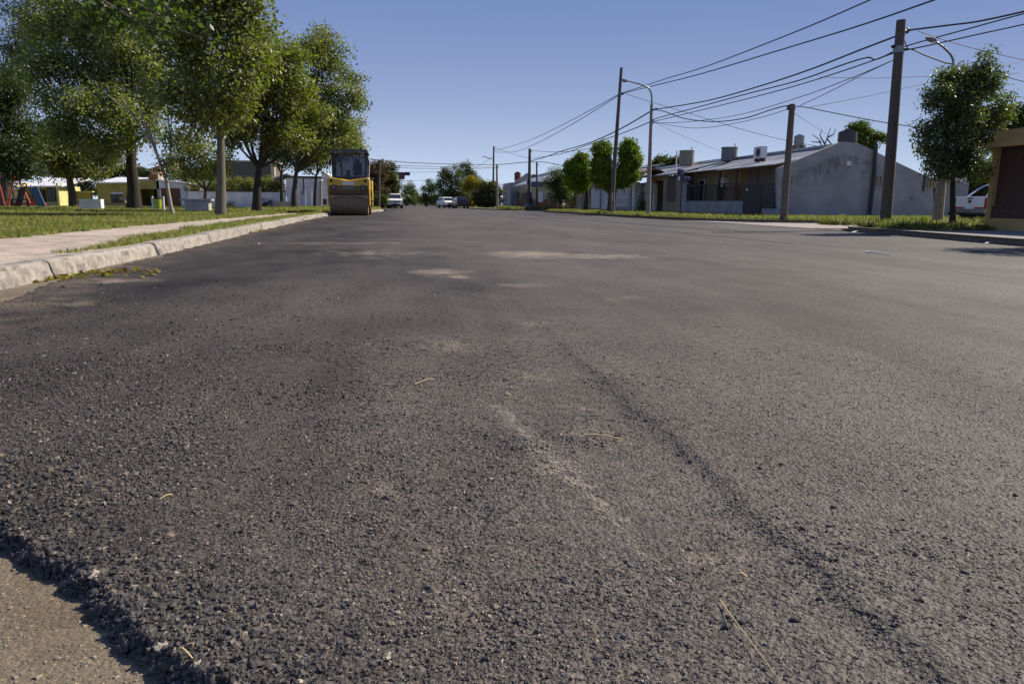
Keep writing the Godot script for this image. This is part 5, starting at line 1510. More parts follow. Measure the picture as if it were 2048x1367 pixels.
func build_poles() -> void:
	var W: Material = M.pole_wood
	var t: Node3D
	# near corner pole
	var A := on_x(1771, 452, 14.35)
	A.y = 0.12
	var At := on_z(1803, 40, A.z)
	t = pole("utility_pole", "stout grey wooden pole on the near grassy corner", "", A, At, 0.165, 0.125, W)
	var A1 := on_z(1806, 66, A.z)
	var A2 := on_z(1798, 97, A.z)
	fitting(t, A1, 4, Vector3(0.8, 0.25, -0.5).normalized())
	fitting(t, A2, 3, Vector3(0.9, 0.15, -0.3).normalized())
	fitting(t, A2, 2, Vector3(-0.9, -0.1, 0.2).normalized())
	part("jumper", MB.new().tube(sway([A1, on_z(1811, 85, A.z), on_z(1815, 96, A.z), A2 + Vector3(0.2, 0, 0)]), taper(0.016, 0.016, 25), 5), M.black, t, true)
	part("strap", MB.new().cyl(A2 - Vector3(0, 0.12, 0), A2 + Vector3(0, 0.06, 0), 0.15, 12), M.steel, t, true)
	# pole on the far corner
	var C := on_x(1567, 438, 15.6)
	C.y = 0.12
	var Ct := on_z(1585, 208, C.z)
	t = pole("utility_pole", "plain brown wooden pole in grass before the grey gable", "", C, Ct, 0.155, 0.12, W)
	var C1 := on_z(1584, 214, C.z)
	fitting(t, C1, 2, Vector3(-0.95, 0.02, -0.2).normalized())
	fitting(t, C1, 2, Vector3(0.95, 0.02, -0.2).normalized())
	# lamp post
	var Lb := on_x(1296, 432, 12.9)
	Lb.y = 0.12
	var Lt := on_z(1303.5, 208, Lb.z)
	t = thing("street_lamp", "tapered concrete street lamp with curved arm reaching towards wooden pole", "street lamp", Lb)
	part("shaft", MB.new().tube([Lb - Vector3(0, 0.2, 0), Lb.lerp(Lt, 0.5), Lt], [0.13, 0.10, 0.075], 12), M.pole_concrete, t, true)
	var arm := []
	for q in [[1303.5, 208], [1303.5, 192], [1299, 178], [1288, 170.5], [1268, 165], [1252, 161]]: arm.append(on_z(q[0], q[1], Lb.z))
	arm = sway(arm)
	part("arm", MB.new().tube(arm, taper(0.05, 0.035, arm.size()), 8), M.steel, t, true)
	part("lamp_head", MB.new().tube([on_z(1255, 162, Lb.z), on_z(1251, 161, Lb.z), on_z(1246, 159.5, Lb.z), on_z(1243.5, 159, Lb.z)], [0.04, 0.10, 0.10, 0.03], 8), M.steel, t, true)
	var L1 := on_z(1304, 218, Lb.z)
	var L2 := on_z(1304, 242, Lb.z)
	fitting(t, L1, 2, Vector3(0.9, 0, 0.3).normalized())
	part("strap", MB.new().cyl(L2 - Vector3(0, 0.12, 0), L2 + Vector3(0, 0.1, 0), 0.1, 10), M.steel, t, true)
	# slim leaning pole behind it
	var B := on_x(1222, 430, 12.75)
	B.y = 0.12
	var Bt := on_z(1243, 135, B.z)
	t = pole("utility_pole", "slim leaning wooden pole in front of the double headed tree", "", B, Bt, 0.15, 0.085, W)
	var B1 := on_z(1240.5, 187, B.z)
	part("strap", MB.new().cyl(B1 - Vector3(0, 0.08, 0), B1 + Vector3(0, 0.08, 0), 0.12, 10), M.steel, t, true)
	fitting(t, B1, 2, Vector3(0.95, 0.03, 0.2).normalized())
	for q in [[1224, 430, 1224, 385], [1229, 431, 1228, 398]]: part("stay_pipe", MB.new().cyl(on_z(q[0], q[1], B.z + 0.3) * Vector3(1, 0, 1) + Vector3(0, 0.05, 0), on_z(q[2], q[3], B.z + 0.25), 0.045, 8), M.pole_concrete, t, true)
	# second lamp, its shaft hidden in the corner tree
	var E := on_x(1875, 452, 15.5)
	E.y = 0.12
	var Et := on_z(1905, 140, E.z)
	t = thing("street_lamp", "leaning concrete street lamp whose shaft is wrapped by the corner tree", "street lamp", E)
	part("shaft", MB.new().tube([E - Vector3(0, 0.2, 0), E.lerp(Et, 0.5), Et], [0.15, 0.11, 0.065], 12), M.pole_concrete, t, true)
	arm = []
	for q in [[1905, 140], [1907, 122], [1901, 108], [1886, 93], [1870, 82]]: arm.append(on_z(q[0], q[1], E.z))
	arm = sway(arm)
	part("arm", MB.new().tube(arm, taper(0.035, 0.028, arm.size()), 8), M.steel, t, true)
	part("lamp_head", MB.new().tube([on_z(1873, 84, E.z), on_z(1868, 80, E.z), on_z(1858, 77, E.z), on_z(1852, 75, E.z)], [0.04, 0.075, 0.07, 0.02], 8), M.tank_grey, t, true)
	part("lens", MB.new().tube([on_z(1872, 84, E.z), on_z(1864, 82, E.z)], [0.05, 0.05], 8), M.white_paint, t, true)
	# far poles
	var far := {}
	for q in [["P1", 986, 419, 987.5, 292, 12.2, 0.15, "dark tall pole carrying many cables at the far crossing"], ["P2", 995, 418.5, 993.5, 328, 11.2, 0.15, "concrete pole with pale foot close beside the tall dark pole"], ["P3", 1058, 421, 1059.5, 297, 13.0, 0.19, "thick dark pole with barrel shaped guard round its foot"], ["P4", 1074, 416, 1073.5, 323, 14.2, 0.12, "short pole holding a wide grey sign board by the brick house"]]:
		var b := on_x(q[1], q[2], q[5])
		b.y = 0.1
		var tp := on_z(q[3], q[4], b.z)
		t = pole("utility_pole", q[7], "", b, tp, q[6], q[6] * 0.7, M.pole_wood if q[0] != "P2" else M.pole_concrete)
		fitting(t, tp - Vector3(0, 0.3, 0), 2, Vector3(0.9, 0, 0.2))
		far[q[0]] = [b, tp]
		if q[0] == "P1": part("arm", MB.new().cyl(on_z(984, 318, b.z), on_z(965, 312, b.z), 0.05, 6), M.iron, t, true)
		if q[0] == "P3":
			part("guard", MB.new().tube([Vector3(b.x, 0.7, b.z), Vector3(b.x, 1.1, b.z), Vector3(b.x, 1.75, b.z), Vector3(b.x, 1.9, b.z)], [0.36, 0.38, 0.38, 0.30], 14), M.tank_black, t, true)
			part("collar", MB.new().tube([Vector3(b.x, 0.1, b.z), Vector3(b.x, 0.5, b.z), Vector3(b.x, 0.7, b.z)], [0.55, 0.5, 0.36], 14), M.sign_grey, t, true)
			part("junction_box", MB.new().box(on_z(1057, 364, b.z + 0.2), Vector3(0.3, 0.35, 0.25)), M.iron, t, true)
		if q[0] == "P4":
			var bd := bz(MB.new(), 1062, 363, 1087, 374, b.z + 0.2, 0.06)
			part("board", bd, M.sign_grey, t, true)
	# pole beyond the roller
	var Q := on_z(757, 413, -66.0)
	Q.y = 0.1
	var Qt := on_z(758.5, 320, -66.0)
	t = pole("utility_pole", "pole with pale patched shaft on the grass tip beyond roller", "", Q, Qt, 0.13, 0.1, W)
	fitting(t, Qt - Vector3(0, 0.1, 0), 2, Vector3(0.9, 0, 0.1))
	var V := on_z(641, 413, -72.0)
	V.y = 0.1
	t = pole("utility_pole", "tan service pole with cap before the white corner house", "", V, on_z(641, 362, -72.0), 0.14, 0.13, M.pole_concrete)
	part("cap", MB.new().cyl(on_z(641, 362, -72.0), on_z(641, 358, -72.0), 0.2, 10), M.white_paint, t, true)
	single("street_cabinet", bz(MB.new(), 736, 392, 746, 410, -68.0, 0.5).box(on_z(741, 391.5, -68.3), Vector3(0.62, 0.06, 0.6)), M.wall_cream, "pinkish concrete service cabinet on grass beyond the roller", "cabinet")
	# ---- cables
	var N := Vector3(13.0, 7.0, 6.0)                      # next pole, behind the camera to the right
	var up := "cables along the road's right side"
	wire("higher thin cable running from slim leaning pole up over the road side", up, B1, N, [[1241, 187], [1330, 158], [1420, 130], [1600, 60], [1740, 0], [1960, -95]], 0.020)
	wire("lower of two thin cables rising from slim leaning pole over the road", up, B1, N, [[1241, 187.5], [1300, 173], [1400, 148], [1560, 100], [1720, 51], [1868, 0], [2050, -65]], 0.022)
	wire("main thick cable bundle from the street lamp up to stout pole", up, L1, A1, [[1306, 219], [1340, 214], [1420, 200], [1520, 172], [1620, 139], [1720, 100], [1796, 71]], 0.026)
	wire("second cable bundle from street lamp sagging up to stout pole", up, L2, A2, [[1307, 241], [1315, 236], [1400, 213], [1500, 186], [1600, 160], [1690, 128], [1735, 115], [1750, 119], [1770, 112], [1795, 99]], 0.022)
	wire("third cable below the bundle from street lamp to stout pole", up, L2, A2, [[1307, 243], [1390, 223], [1500, 196], [1600, 169], [1700, 137], [1796, 103]], 0.018)
	wire("thin service line from street lamp to the stout pole's lower hook", up, L2, A2, [[1307, 246], [1380, 243], [1480, 229], [1600, 194], [1700, 157], [1788, 120]], 0.012)
	wire("thin service line from brown pole to stout pole's lower hook", up, C1, A2, [[1600, 211], [1660, 183], [1730, 147], [1788, 120]], 0.012)
	wire("sagging cable between street lamp and brown pole", "", L1, C1, [[1307, 219], [1330, 223], [1370, 237], [1430, 243], [1490, 236], [1540, 220], [1570, 212], [1583, 213]], 0.022)
	wire("lower slack line between street lamp and brown pole", "", L2, C1, [[1307, 243], [1340, 250], [1390, 256], [1450, 250], [1520, 235], [1580, 217]], 0.012)
	wire("cable leading from brown pole into the corner tree", "", C1, Vector3(24, 4, -26), [[1587, 213], [1610, 214], [1680, 228], [1760, 243], [1830, 254], [1900, 268]], 0.020)
	wire("long thin drop line from slim pole across to zinc roof", "", B1, Vector3(21.2, 3.6, -36), [[1250, 187], [1300, 203], [1400, 233], [1500, 263], [1580, 282], [1640, 293]], 0.012)
	wire("thin drop line from street lamp to the grey tank roof", "", L2, Vector3(20.5, 3.1, -42), [[1307, 243], [1360, 269], [1450, 306]], 0.010)
	wire("thin line from brown pole to the roof behind black tank", "", C1, Vector3(23.5, 3.8, -40), [[1588, 225], [1625, 250], [1665, 275]], 0.010)
	wire("faint level line crossing behind stout pole", "", Vector3(12, 5, -36), Vector3(40, 7, -36), [[1640, 154], [1740, 156], [1850, 153], [2040, 146]], 0.012)
	wire("faint rising line from brown pole behind corner tree", "", C1, Vector3(40, 9, -36), [[1620, 214], [1730, 193], [1850, 167], [2060, 120]], 0.012)
	var off := Vector3(30, 8, -10)
	wire("thick bundle leaving stout pole over the corner tree", "", A1, off, [[1808, 66], [1822, 60], [1836, 58], [1900, 50], [1960, 42], [2060, 20], [2200, -15]], 0.026)
	wire("middle cable leaving stout pole over the corner tree", "", A2, off, [[1800, 96], [1840, 84], [1920, 62], [2060, 24], [2200, -12]], 0.018)
	wire("lower cable leaving stout pole over the corner tree", "", A2, off, [[1798, 103], [1870, 88], [1950, 70], [2060, 46], [2200, 14]], 0.018)
	wire("dropping line from stout pole top past corner tree", "", A1, Vector3(34, 3.2, -24), [[1838, 62], [1890, 80], [1970, 102], [2060, 122], [2150, 140]], 0.012)
	wire("service line from stout pole into the corner tree top", "", A2, Et, [[1806, 97], [1826, 99], [1850, 110], [1888, 124], [1905, 128]], 0.018)
	wire("line emerging right of the corner tree towards the ochre roof", "", A1 + Vector3(3, -1, 0), Vector3(34, 3.2, -24), [[1950, 130], [2010, 152], [2060, 166], [2150, 190]], 0.014)
	# onward to the far poles
	var P1: Array = far.P1
	var P3: Array = far.P3
	wire("higher cable from slim leaning pole down to the tall dark far pole", up, B1, P1[1], [[1240, 187], [1190, 215], [1120, 252], [1060, 280], [1020, 293], [989, 302]], 0.022)
	wire("lower sagging cable from slim leaning pole to the tall dark far pole", up, B1, P1[1], [[1240, 189], [1180, 227], [1120, 262], [1070, 288], [1030, 303], [989, 304]], 0.022)
	wire("thick bundle from street lamp back to the thick far pole", up, L1, P3[1], [[1302, 222], [1240, 258], [1180, 285], [1120, 303], [1090, 314], [1061, 322]], 0.034)
	wire("second bundle from street lamp back to the thick far pole", up, L2, P3[1], [[1302, 243], [1240, 268], [1180, 288], [1120, 308], [1061, 317]], 0.024)
	wire("cable between the thick far pole and clipped trees", "", P3[1], Vector3(17, 4.0, -55), [[1060, 300], [1090, 303], [1130, 303], [1180, 297]], 0.018)
	wire("dark bundle across the road from far concrete pole to grass tip pole", "crossing cables", far.P2[1], Qt, [[994, 329], [930, 328.5], [860, 326.5], [800, 323.5], [759, 320]], 0.035)
	wire("middle cable across the road between far concrete pole and grass tip pole", "crossing cables", far.P2[1], Qt, [[994, 334], [930, 334], [860, 332.5], [800, 330.5], [759, 327]], 0.022)
	wire("lower cable across the road between far concrete pole and grass tip pole", "crossing cables", far.P2[1], Qt, [[994, 335], [930, 337.5], [860, 337], [800, 335], [759, 331]], 0.022)
	wire("dark bundle from far concrete pole to the thick far pole", "", far.P2[1], P3[1], [[994, 329], [1015, 327.5], [1040, 325], [1060, 324]], 0.035)
	wire("cable passing from thick far pole behind the clipped trees", "", P3[1], Vector3(16.5, 4.5, -60), [[1060, 324], [1090, 324], [1110, 328], [1130, 332]], 0.03)
	wire("sagging cable from tall dark far pole to thick far pole", "", P1[1], P3[1], [[988, 294], [1010, 302], [1040, 312], [1060, 316]], 0.016)
	wire("cable from grass tip pole away over the park trees", "", Qt, Vector3(-20, 5.4, -74), [[758, 320], [735, 317], [700, 312], [640, 303]], 0.03)
	wire("thin line descending from tall dark far pole past the trees", "", P1[1], Vector3(10, 3.4, -130), [[987, 312], [960, 330], [930, 345]], 0.02)
	# ---- overhead guide boards far down the road
	t = thing("overhead_sign", "grey overhead sign boards with dark red disc above the far road", "road sign", on_z(805, 350, -104.0))
	part("board", bz(MB.new(), 789, 343.5, 799, 351, -104.0, 0.08), M.sign_grey, t, true)
	part("board", bz(MB.new(), 809, 343.8, 820, 350.8, -104.0, 0.08), M.sign_blue, t, true)
	part("panel", bz(MB.new(), 796, 344, 809.5, 358.5, -103.95, 0.08), M.sign_grey, t, true)
	var dc := on_z(803.2, 350.5, -103.8)
	part("disc", MB.new().cyl(dc - Vector3(0, 0, 0.1), dc, 0.42, 24), M.sign_blue, t, true)
	part("disc_face", MB.new().cyl(dc, dc + Vector3(0, 0, 0.03), 0.32, 24), M.tank_red, t, true)
	for yy in [342.5, 359.0]: part("gantry_wire", MB.new().tube(sway([on_z(740, yy + 1, -104.2), on_z(800, yy + 2, -104.2), on_z(900, yy, -104.2)]), taper(0.02, 0.02, 17), 5), M.black, t, true)
	# ---- blue street name signs
	var sx := on_x(1362, 400, 13.4)
	t = thing("street_sign", "two dark blue street name plates on a slim post before tan house", "street sign", Vector3(sx.x, 0.12, sx.z))
	part("post", MB.new().cyl(Vector3(sx.x, 0.0, sx.z), Vector3(sx.x, on_z(1362, 341, sx.z).y, sx.z), 0.035, 8), M.iron, t, true)
	var n1 := part("name_plate", bz(MB.new(), 1354.5, 352, 1383, 361.5, sx.z + 0.05, 0.03), M.sign_blue, t, true)
	part("emblem", bz(MB.new(), 1356, 353, 1360.5, 355.6, sx.z + 0.056, 0.006), M.white_paint, n1)
	part("emblem", bz(MB.new(), 1355.5, 356.6, 1360, 359.6, sx.z + 0.056, 0.006), M.white_paint, n1)
	for q in [[1368.5, 1371.4], [1372.2, 1374.6], [1376.2, 1377.8], [1378.2, 1380.2]]: part("lettering", bz(MB.new(), q[0], 353.2, q[1], 355.8, sx.z + 0.056, 0.006), M.sign_text, n1)
	var n2 := part("name_plate", bz(MB.new(), 1354.5, 338.5, 1367.5, 351.6, sx.z + 0.09, 0.03), M.sign_blue, t, true)
	for q in [337.5, 341.8, 345.8]: part("lettering", bz(MB.new(), 1363.6, q + 0.6, 1366.2, q + 3.0, sx.z + 0.096, 0.006), M.sign_text, n2)
	# low plank on stubs in the corner grass
	t = thing("low_bench", "low dark plank on stubs in the corner grass behind stout pole", "bench", on_x(1807, 447, 15.6) * Vector3(1, 0, 1) + Vector3(0, 0.12, 0))
	t.rotation.y = -0.75
	part("plank", MB.new().box(Vector3(0, 0.15, 0), Vector3(0.95, 0.05, 0.28)), M.bark_dark, t)
	for s in [-0.3, 0.12]: part("leg", MB.new().box(Vector3(s, 0.06, 0), Vector3(0.08, 0.13, 0.2)), M.bark_dark, t)

func build_roller() -> void:
	var p := gnd(700, 430.5)
	var t := thing("road_roller", "yellow tandem road roller with glazed cab parked against the park kerb", "road roller", Vector3(p.x, 0.0, p.z), 0.0)
	var Y: Material = M.yellow
	for zz in [0.0, -3.5]:
		var d := part("drum", MB.new().tube([Vector3(-0.97, 0.64, zz), Vector3(-0.95, 0.64, zz), Vector3(0.95, 0.64, zz), Vector3(0.97, 0.64, zz)], [0.61, 0.64, 0.64, 0.61], 40, false), M.drum, t)
		for s in [-1, 1]:
			part("drum_end", MB.new().tube([Vector3(s * 0.94, 0.64, zz), Vector3(s * 0.955, 0.64, zz)], [0.60, 0.60], 32), M.drum_end, d)
			part("hub", MB.new().tube([Vector3(s * 0.93, 0.64, zz), Vector3(s * 1.0, 0.64, zz)], [0.2, 0.17], 16), M.drum_end, d)
		for s in [-1, 1]:
			part("yoke_arm", MB.new().prism(PackedVector2Array([Vector2(-0.32, 0.5), Vector2(0.28, 0.5), Vector2(0.42, 1.1), Vector2(0.62, 1.35), Vector2(0.62, 1.86), Vector2(-0.7, 1.92), Vector2(-0.7, 1.3)]), Vector3(s * 1.035 - 0.035, 0, zz), Vector3(0, 0, 1), Vector3.UP, Vector3(0.07, 0, 0)), Y, t)
		part("scraper", MB.new().box(Vector3(0, 1.2, zz + 0.52), Vector3(1.9, 0.14, 0.05), Basis(Vector3.RIGHT, -0.5)), M.drum, t)
	# scraper brackets that stand in front of the drum
	for s in [-1, 1]: part("scraper_bracket", MB.new().hexa([Vector3(s * 0.95, 0.86, 0.66), Vector3(s * 0.42, 0.98, 0.66), Vector3(s * 0.42, 0.98, 0.6), Vector3(s * 0.95, 0.86, 0.6), Vector3(s * 0.95, 1.06, 0.62), Vector3(s * 0.42, 1.03, 0.62), Vector3(s * 0.42, 1.03, 0.58), Vector3(s * 0.95, 1.06, 0.58)]), M.drum_end, t)
	# front frame and hood with a dished top
	var hood := MB.new()
	for s in [-1, 1]:
		hood.hexa([Vector3(0, 1.52, 0.66), Vector3(s * 1.0, 1.52, 0.62), Vector3(s * 1.0, 1.5, -0.75), Vector3(0, 1.5, -0.75), Vector3(0, 1.76, 0.60), Vector3(s * 1.0, 1.93, 0.56), Vector3(s * 1.0, 2.0, -0.75), Vector3(0, 1.86, -0.75)])
	part("hood", hood, Y, t)
	part("hood_label", MB.new().hexa([Vector3(-0.3, 1.56, 0.672), Vector3(0.3, 1.56, 0.672), Vector3(0.3, 1.56, 0.64), Vector3(-0.3, 1.56, 0.64), Vector3(-0.3, 1.73, 0.63), Vector3(0.3, 1.73, 0.63), Vector3(0.3, 1.73, 0.6), Vector3(-0.3, 1.73, 0.6)]), M.wall_white, t)
	for s in [-1, 1]: part("cable_eye", MB.new().cyl(Vector3(s * 0.86, 1.76, 0.58), Vector3(s * 0.86, 1.76, 0.625), 0.07, 12), M.black, t)
	part("front_beam", MB.new().box(Vector3(0, 1.38, 0.55), Vector3(1.96, 0.27, 0.14)), M.beam_yellow, t)
	part("number_plate", MB.new().box(Vector3(0.02, 1.41, 0.63), Vector3(0.6, 0.17, 0.02)), M.tank_grey, t)
	for s in [-1, 1]:
		var hl := part("headlight", MB.new().tube([Vector3(s * 0.74, 1.42, 0.58), Vector3(s * 0.74, 1.42, 0.66)], [0.15, 0.15], 18), M.black, t)
		part("lens", MB.new().tube([Vector3(s * 0.74, 1.42, 0.655), Vector3(s * 0.74, 1.42, 0.675)], [0.10, 0.09], 14), M.tank_grey, hl)
		part("indicator", MB.new().box(Vector3(s * 0.72, 1.27, 0.63), Vector3(0.2, 0.06, 0.03)), M.door_orange, t)
	# cab
	part("cab_floor", MB.new().box(Vector3(0, 1.82, -1.55), Vector3(1.9, 0.2, 1.7)), M.cab_black, t)
	for s in [-1, 1]:
		for q in [[-0.72, -0.86], [-2.32, -2.2]]:
			part("cab_post", MB.new().hexa([Vector3(s * 0.93, 1.9, q[0]), Vector3(s * 0.83, 1.9, q[0]), Vector3(s * 0.83, 1.9, q[0] - 0.1), Vector3(s * 0.93, 1.9, q[0] - 0.1), Vector3(s * 0.93, 3.25, q[1]), Vector3(s * 0.81, 3.25, q[1]), Vector3(s * 0.81, 3.25, q[1] - 0.1), Vector3(s * 0.93, 3.25, q[1] - 0.1)]), M.cab_black, t)
		part("side_window", MB.new().hexa([Vector3(s * 0.90, 1.95, -0.84), Vector3(s * 0.89, 1.95, -0.84), Vector3(s * 0.89, 1.95, -2.3), Vector3(s * 0.90, 1.95, -2.3), Vector3(s * 0.90, 3.22, -0.97), Vector3(s * 0.89, 3.22, -0.97), Vector3(s * 0.89, 3.22, -2.2), Vector3(s * 0.90, 3.22, -2.2)]), M.cab_glass, t)
		part("mirror", MB.new().box(Vector3(s * 1.0, 2.75, -0.7), Vector3(0.1, 0.3, 0.06)), M.black, t)
		part("roof_light", MB.new().cyl(Vector3(s * 0.72, 3.22, -0.62), Vector3(s * 0.72, 3.22, -0.56), 0.07, 12), M.tank_grey, t)
	part("windscreen", MB.new().hexa([Vector3(-0.83, 1.95, -0.76), Vector3(0.83, 1.95, -0.76), Vector3(0.83, 1.95, -0.77), Vector3(-0.83, 1.95, -0.77), Vector3(-0.82, 3.2, -0.9), Vector3(0.82, 3.2, -0.9), Vector3(0.82, 3.2, -0.91), Vector3(-0.82, 3.2, -0.91)]), M.cab_glass, t)
	part("rear_window", MB.new().box(Vector3(0, 2.6, -2.3), Vector3(1.66, 1.2, 0.01)), M.cab_glass, t)
	part("cab_roof", MB.new().hexa([Vector3(-1.0, 3.25, -0.58), Vector3(1.0, 3.25, -0.58), Vector3(1.0, 3.25, -2.45), Vector3(-1.0, 3.25, -2.45), Vector3(-0.93, 3.44, -0.72), Vector3(0.93, 3.44, -0.72), Vector3(0.93, 3.44, -2.35), Vector3(-0.93, 3.44, -2.35)]), M.cab_black, t)
	part("seat", MB.new().box(Vector3(0.35, 2.2, -1.75), Vector3(0.5, 0.14, 0.5)).box(Vector3(0.35, 2.5, -2.0), Vector3(0.46, 0.62, 0.12)).box(Vector3(0.35, 2.9, -2.02), Vector3(0.24, 0.2, 0.1)), M.cab_black, t)
	part("console", MB.new().box(Vector3(-0.1, 2.12, -1.15), Vector3(0.22, 0.5, 0.2)), M.tank_grey, t)
	var sw := MB.new()
	var ring := []
	for i in 17: ring.append(Vector3(0.3 + cos(TAU * i / 16.0) * 0.2, 2.42 + sin(TAU * i / 16.0) * 0.12, -1.25 - sin(TAU * i / 16.0) * 0.12))
	part("steering_wheel", sw.tube(ring, taper(0.02, 0.02, 17), 6, false).cyl(Vector3(0.3, 2.0, -1.05), Vector3(0.3, 2.42, -1.25), 0.03, 8), M.black, t)
	for s in [-1, 1]:
		part("handrail", MB.new().tube(sway([Vector3(s * 1.0, 1.95, -0.72), Vector3(s * 1.04, 2.6, -0.74), Vector3(s * 1.0, 3.1, -0.86)]), taper(0.022, 0.022, 17), 6), M.white_paint, t)
		part("wiper", MB.new().cyl(Vector3(s * 0.25, 1.98, -0.74), Vector3(s * 0.5, 2.6, -0.80), 0.014, 5), M.black, t)
		part("hydraulic_hose", MB.new().tube(sway([Vector3(s * 1.06, 1.3, -0.3), Vector3(s * 1.1, 0.95, -0.45), Vector3(s * 1.02, 0.7, -0.1)]), taper(0.03, 0.03, 17), 6), M.black, t)
		part("work_light", MB.new().box(Vector3(s * 0.5, 3.3, -0.56), Vector3(0.16, 0.1, 0.06)), M.tank_grey, t)
		part("step", MB.new().box(Vector3(s * 1.05, 0.75, -1.5), Vector3(0.2, 0.05, 0.5)), M.black, t)
	part("beacon", MB.new().tube([Vector3(0.6, 3.44, -1.9), Vector3(0.6, 3.5, -1.9), Vector3(0.6, 3.6, -1.9), Vector3(0.6, 3.64, -1.9)], [0.08, 0.08, 0.07, 0.03], 12), M.door_orange, t)
	part("exhaust", MB.new().cyl(Vector3(-0.6, 1.9, -3.1), Vector3(-0.6, 2.9, -3.1), 0.05, 8), M.steel, t)
	part("rear_hood", MB.new().hexa([Vector3(-0.95, 1.3, -2.4), Vector3(0.95, 1.3, -2.4), Vector3(0.95, 1.3, -4.0), Vector3(-0.95, 1.3, -4.0), Vector3(-0.9, 2.1, -2.4), Vector3(0.9, 2.1, -2.4), Vector3(0.85, 1.9, -3.95), Vector3(-0.85, 1.9, -3.95)]), Y, t)
	part("chassis", MB.new().box(Vector3(0, 1.2, -1.75), Vector3(1.0, 0.5, 2.0)), M.cab_black, t)

func wheel(t: Node3D, p: Vector3, r: float, w: float) -> void:
	var s := signf(p.x)
	var o := part("wheel", MB.new().tube([p - Vector3(s * w * 0.5, 0, 0), p - Vector3(s * w * 0.4, 0, 0), p + Vector3(s * w * 0.4, 0, 0), p + Vector3(s * w * 0.5, 0, 0)], [r * 0.9, r, r, r * 0.9], 22), M.rubber, t)
	part("rim", MB.new().tube([p + Vector3(s * w * 0.45, 0, 0), p + Vector3(s * w * 0.53, 0, 0)], [r * 0.62, r * 0.58], 18), M.steel, o)
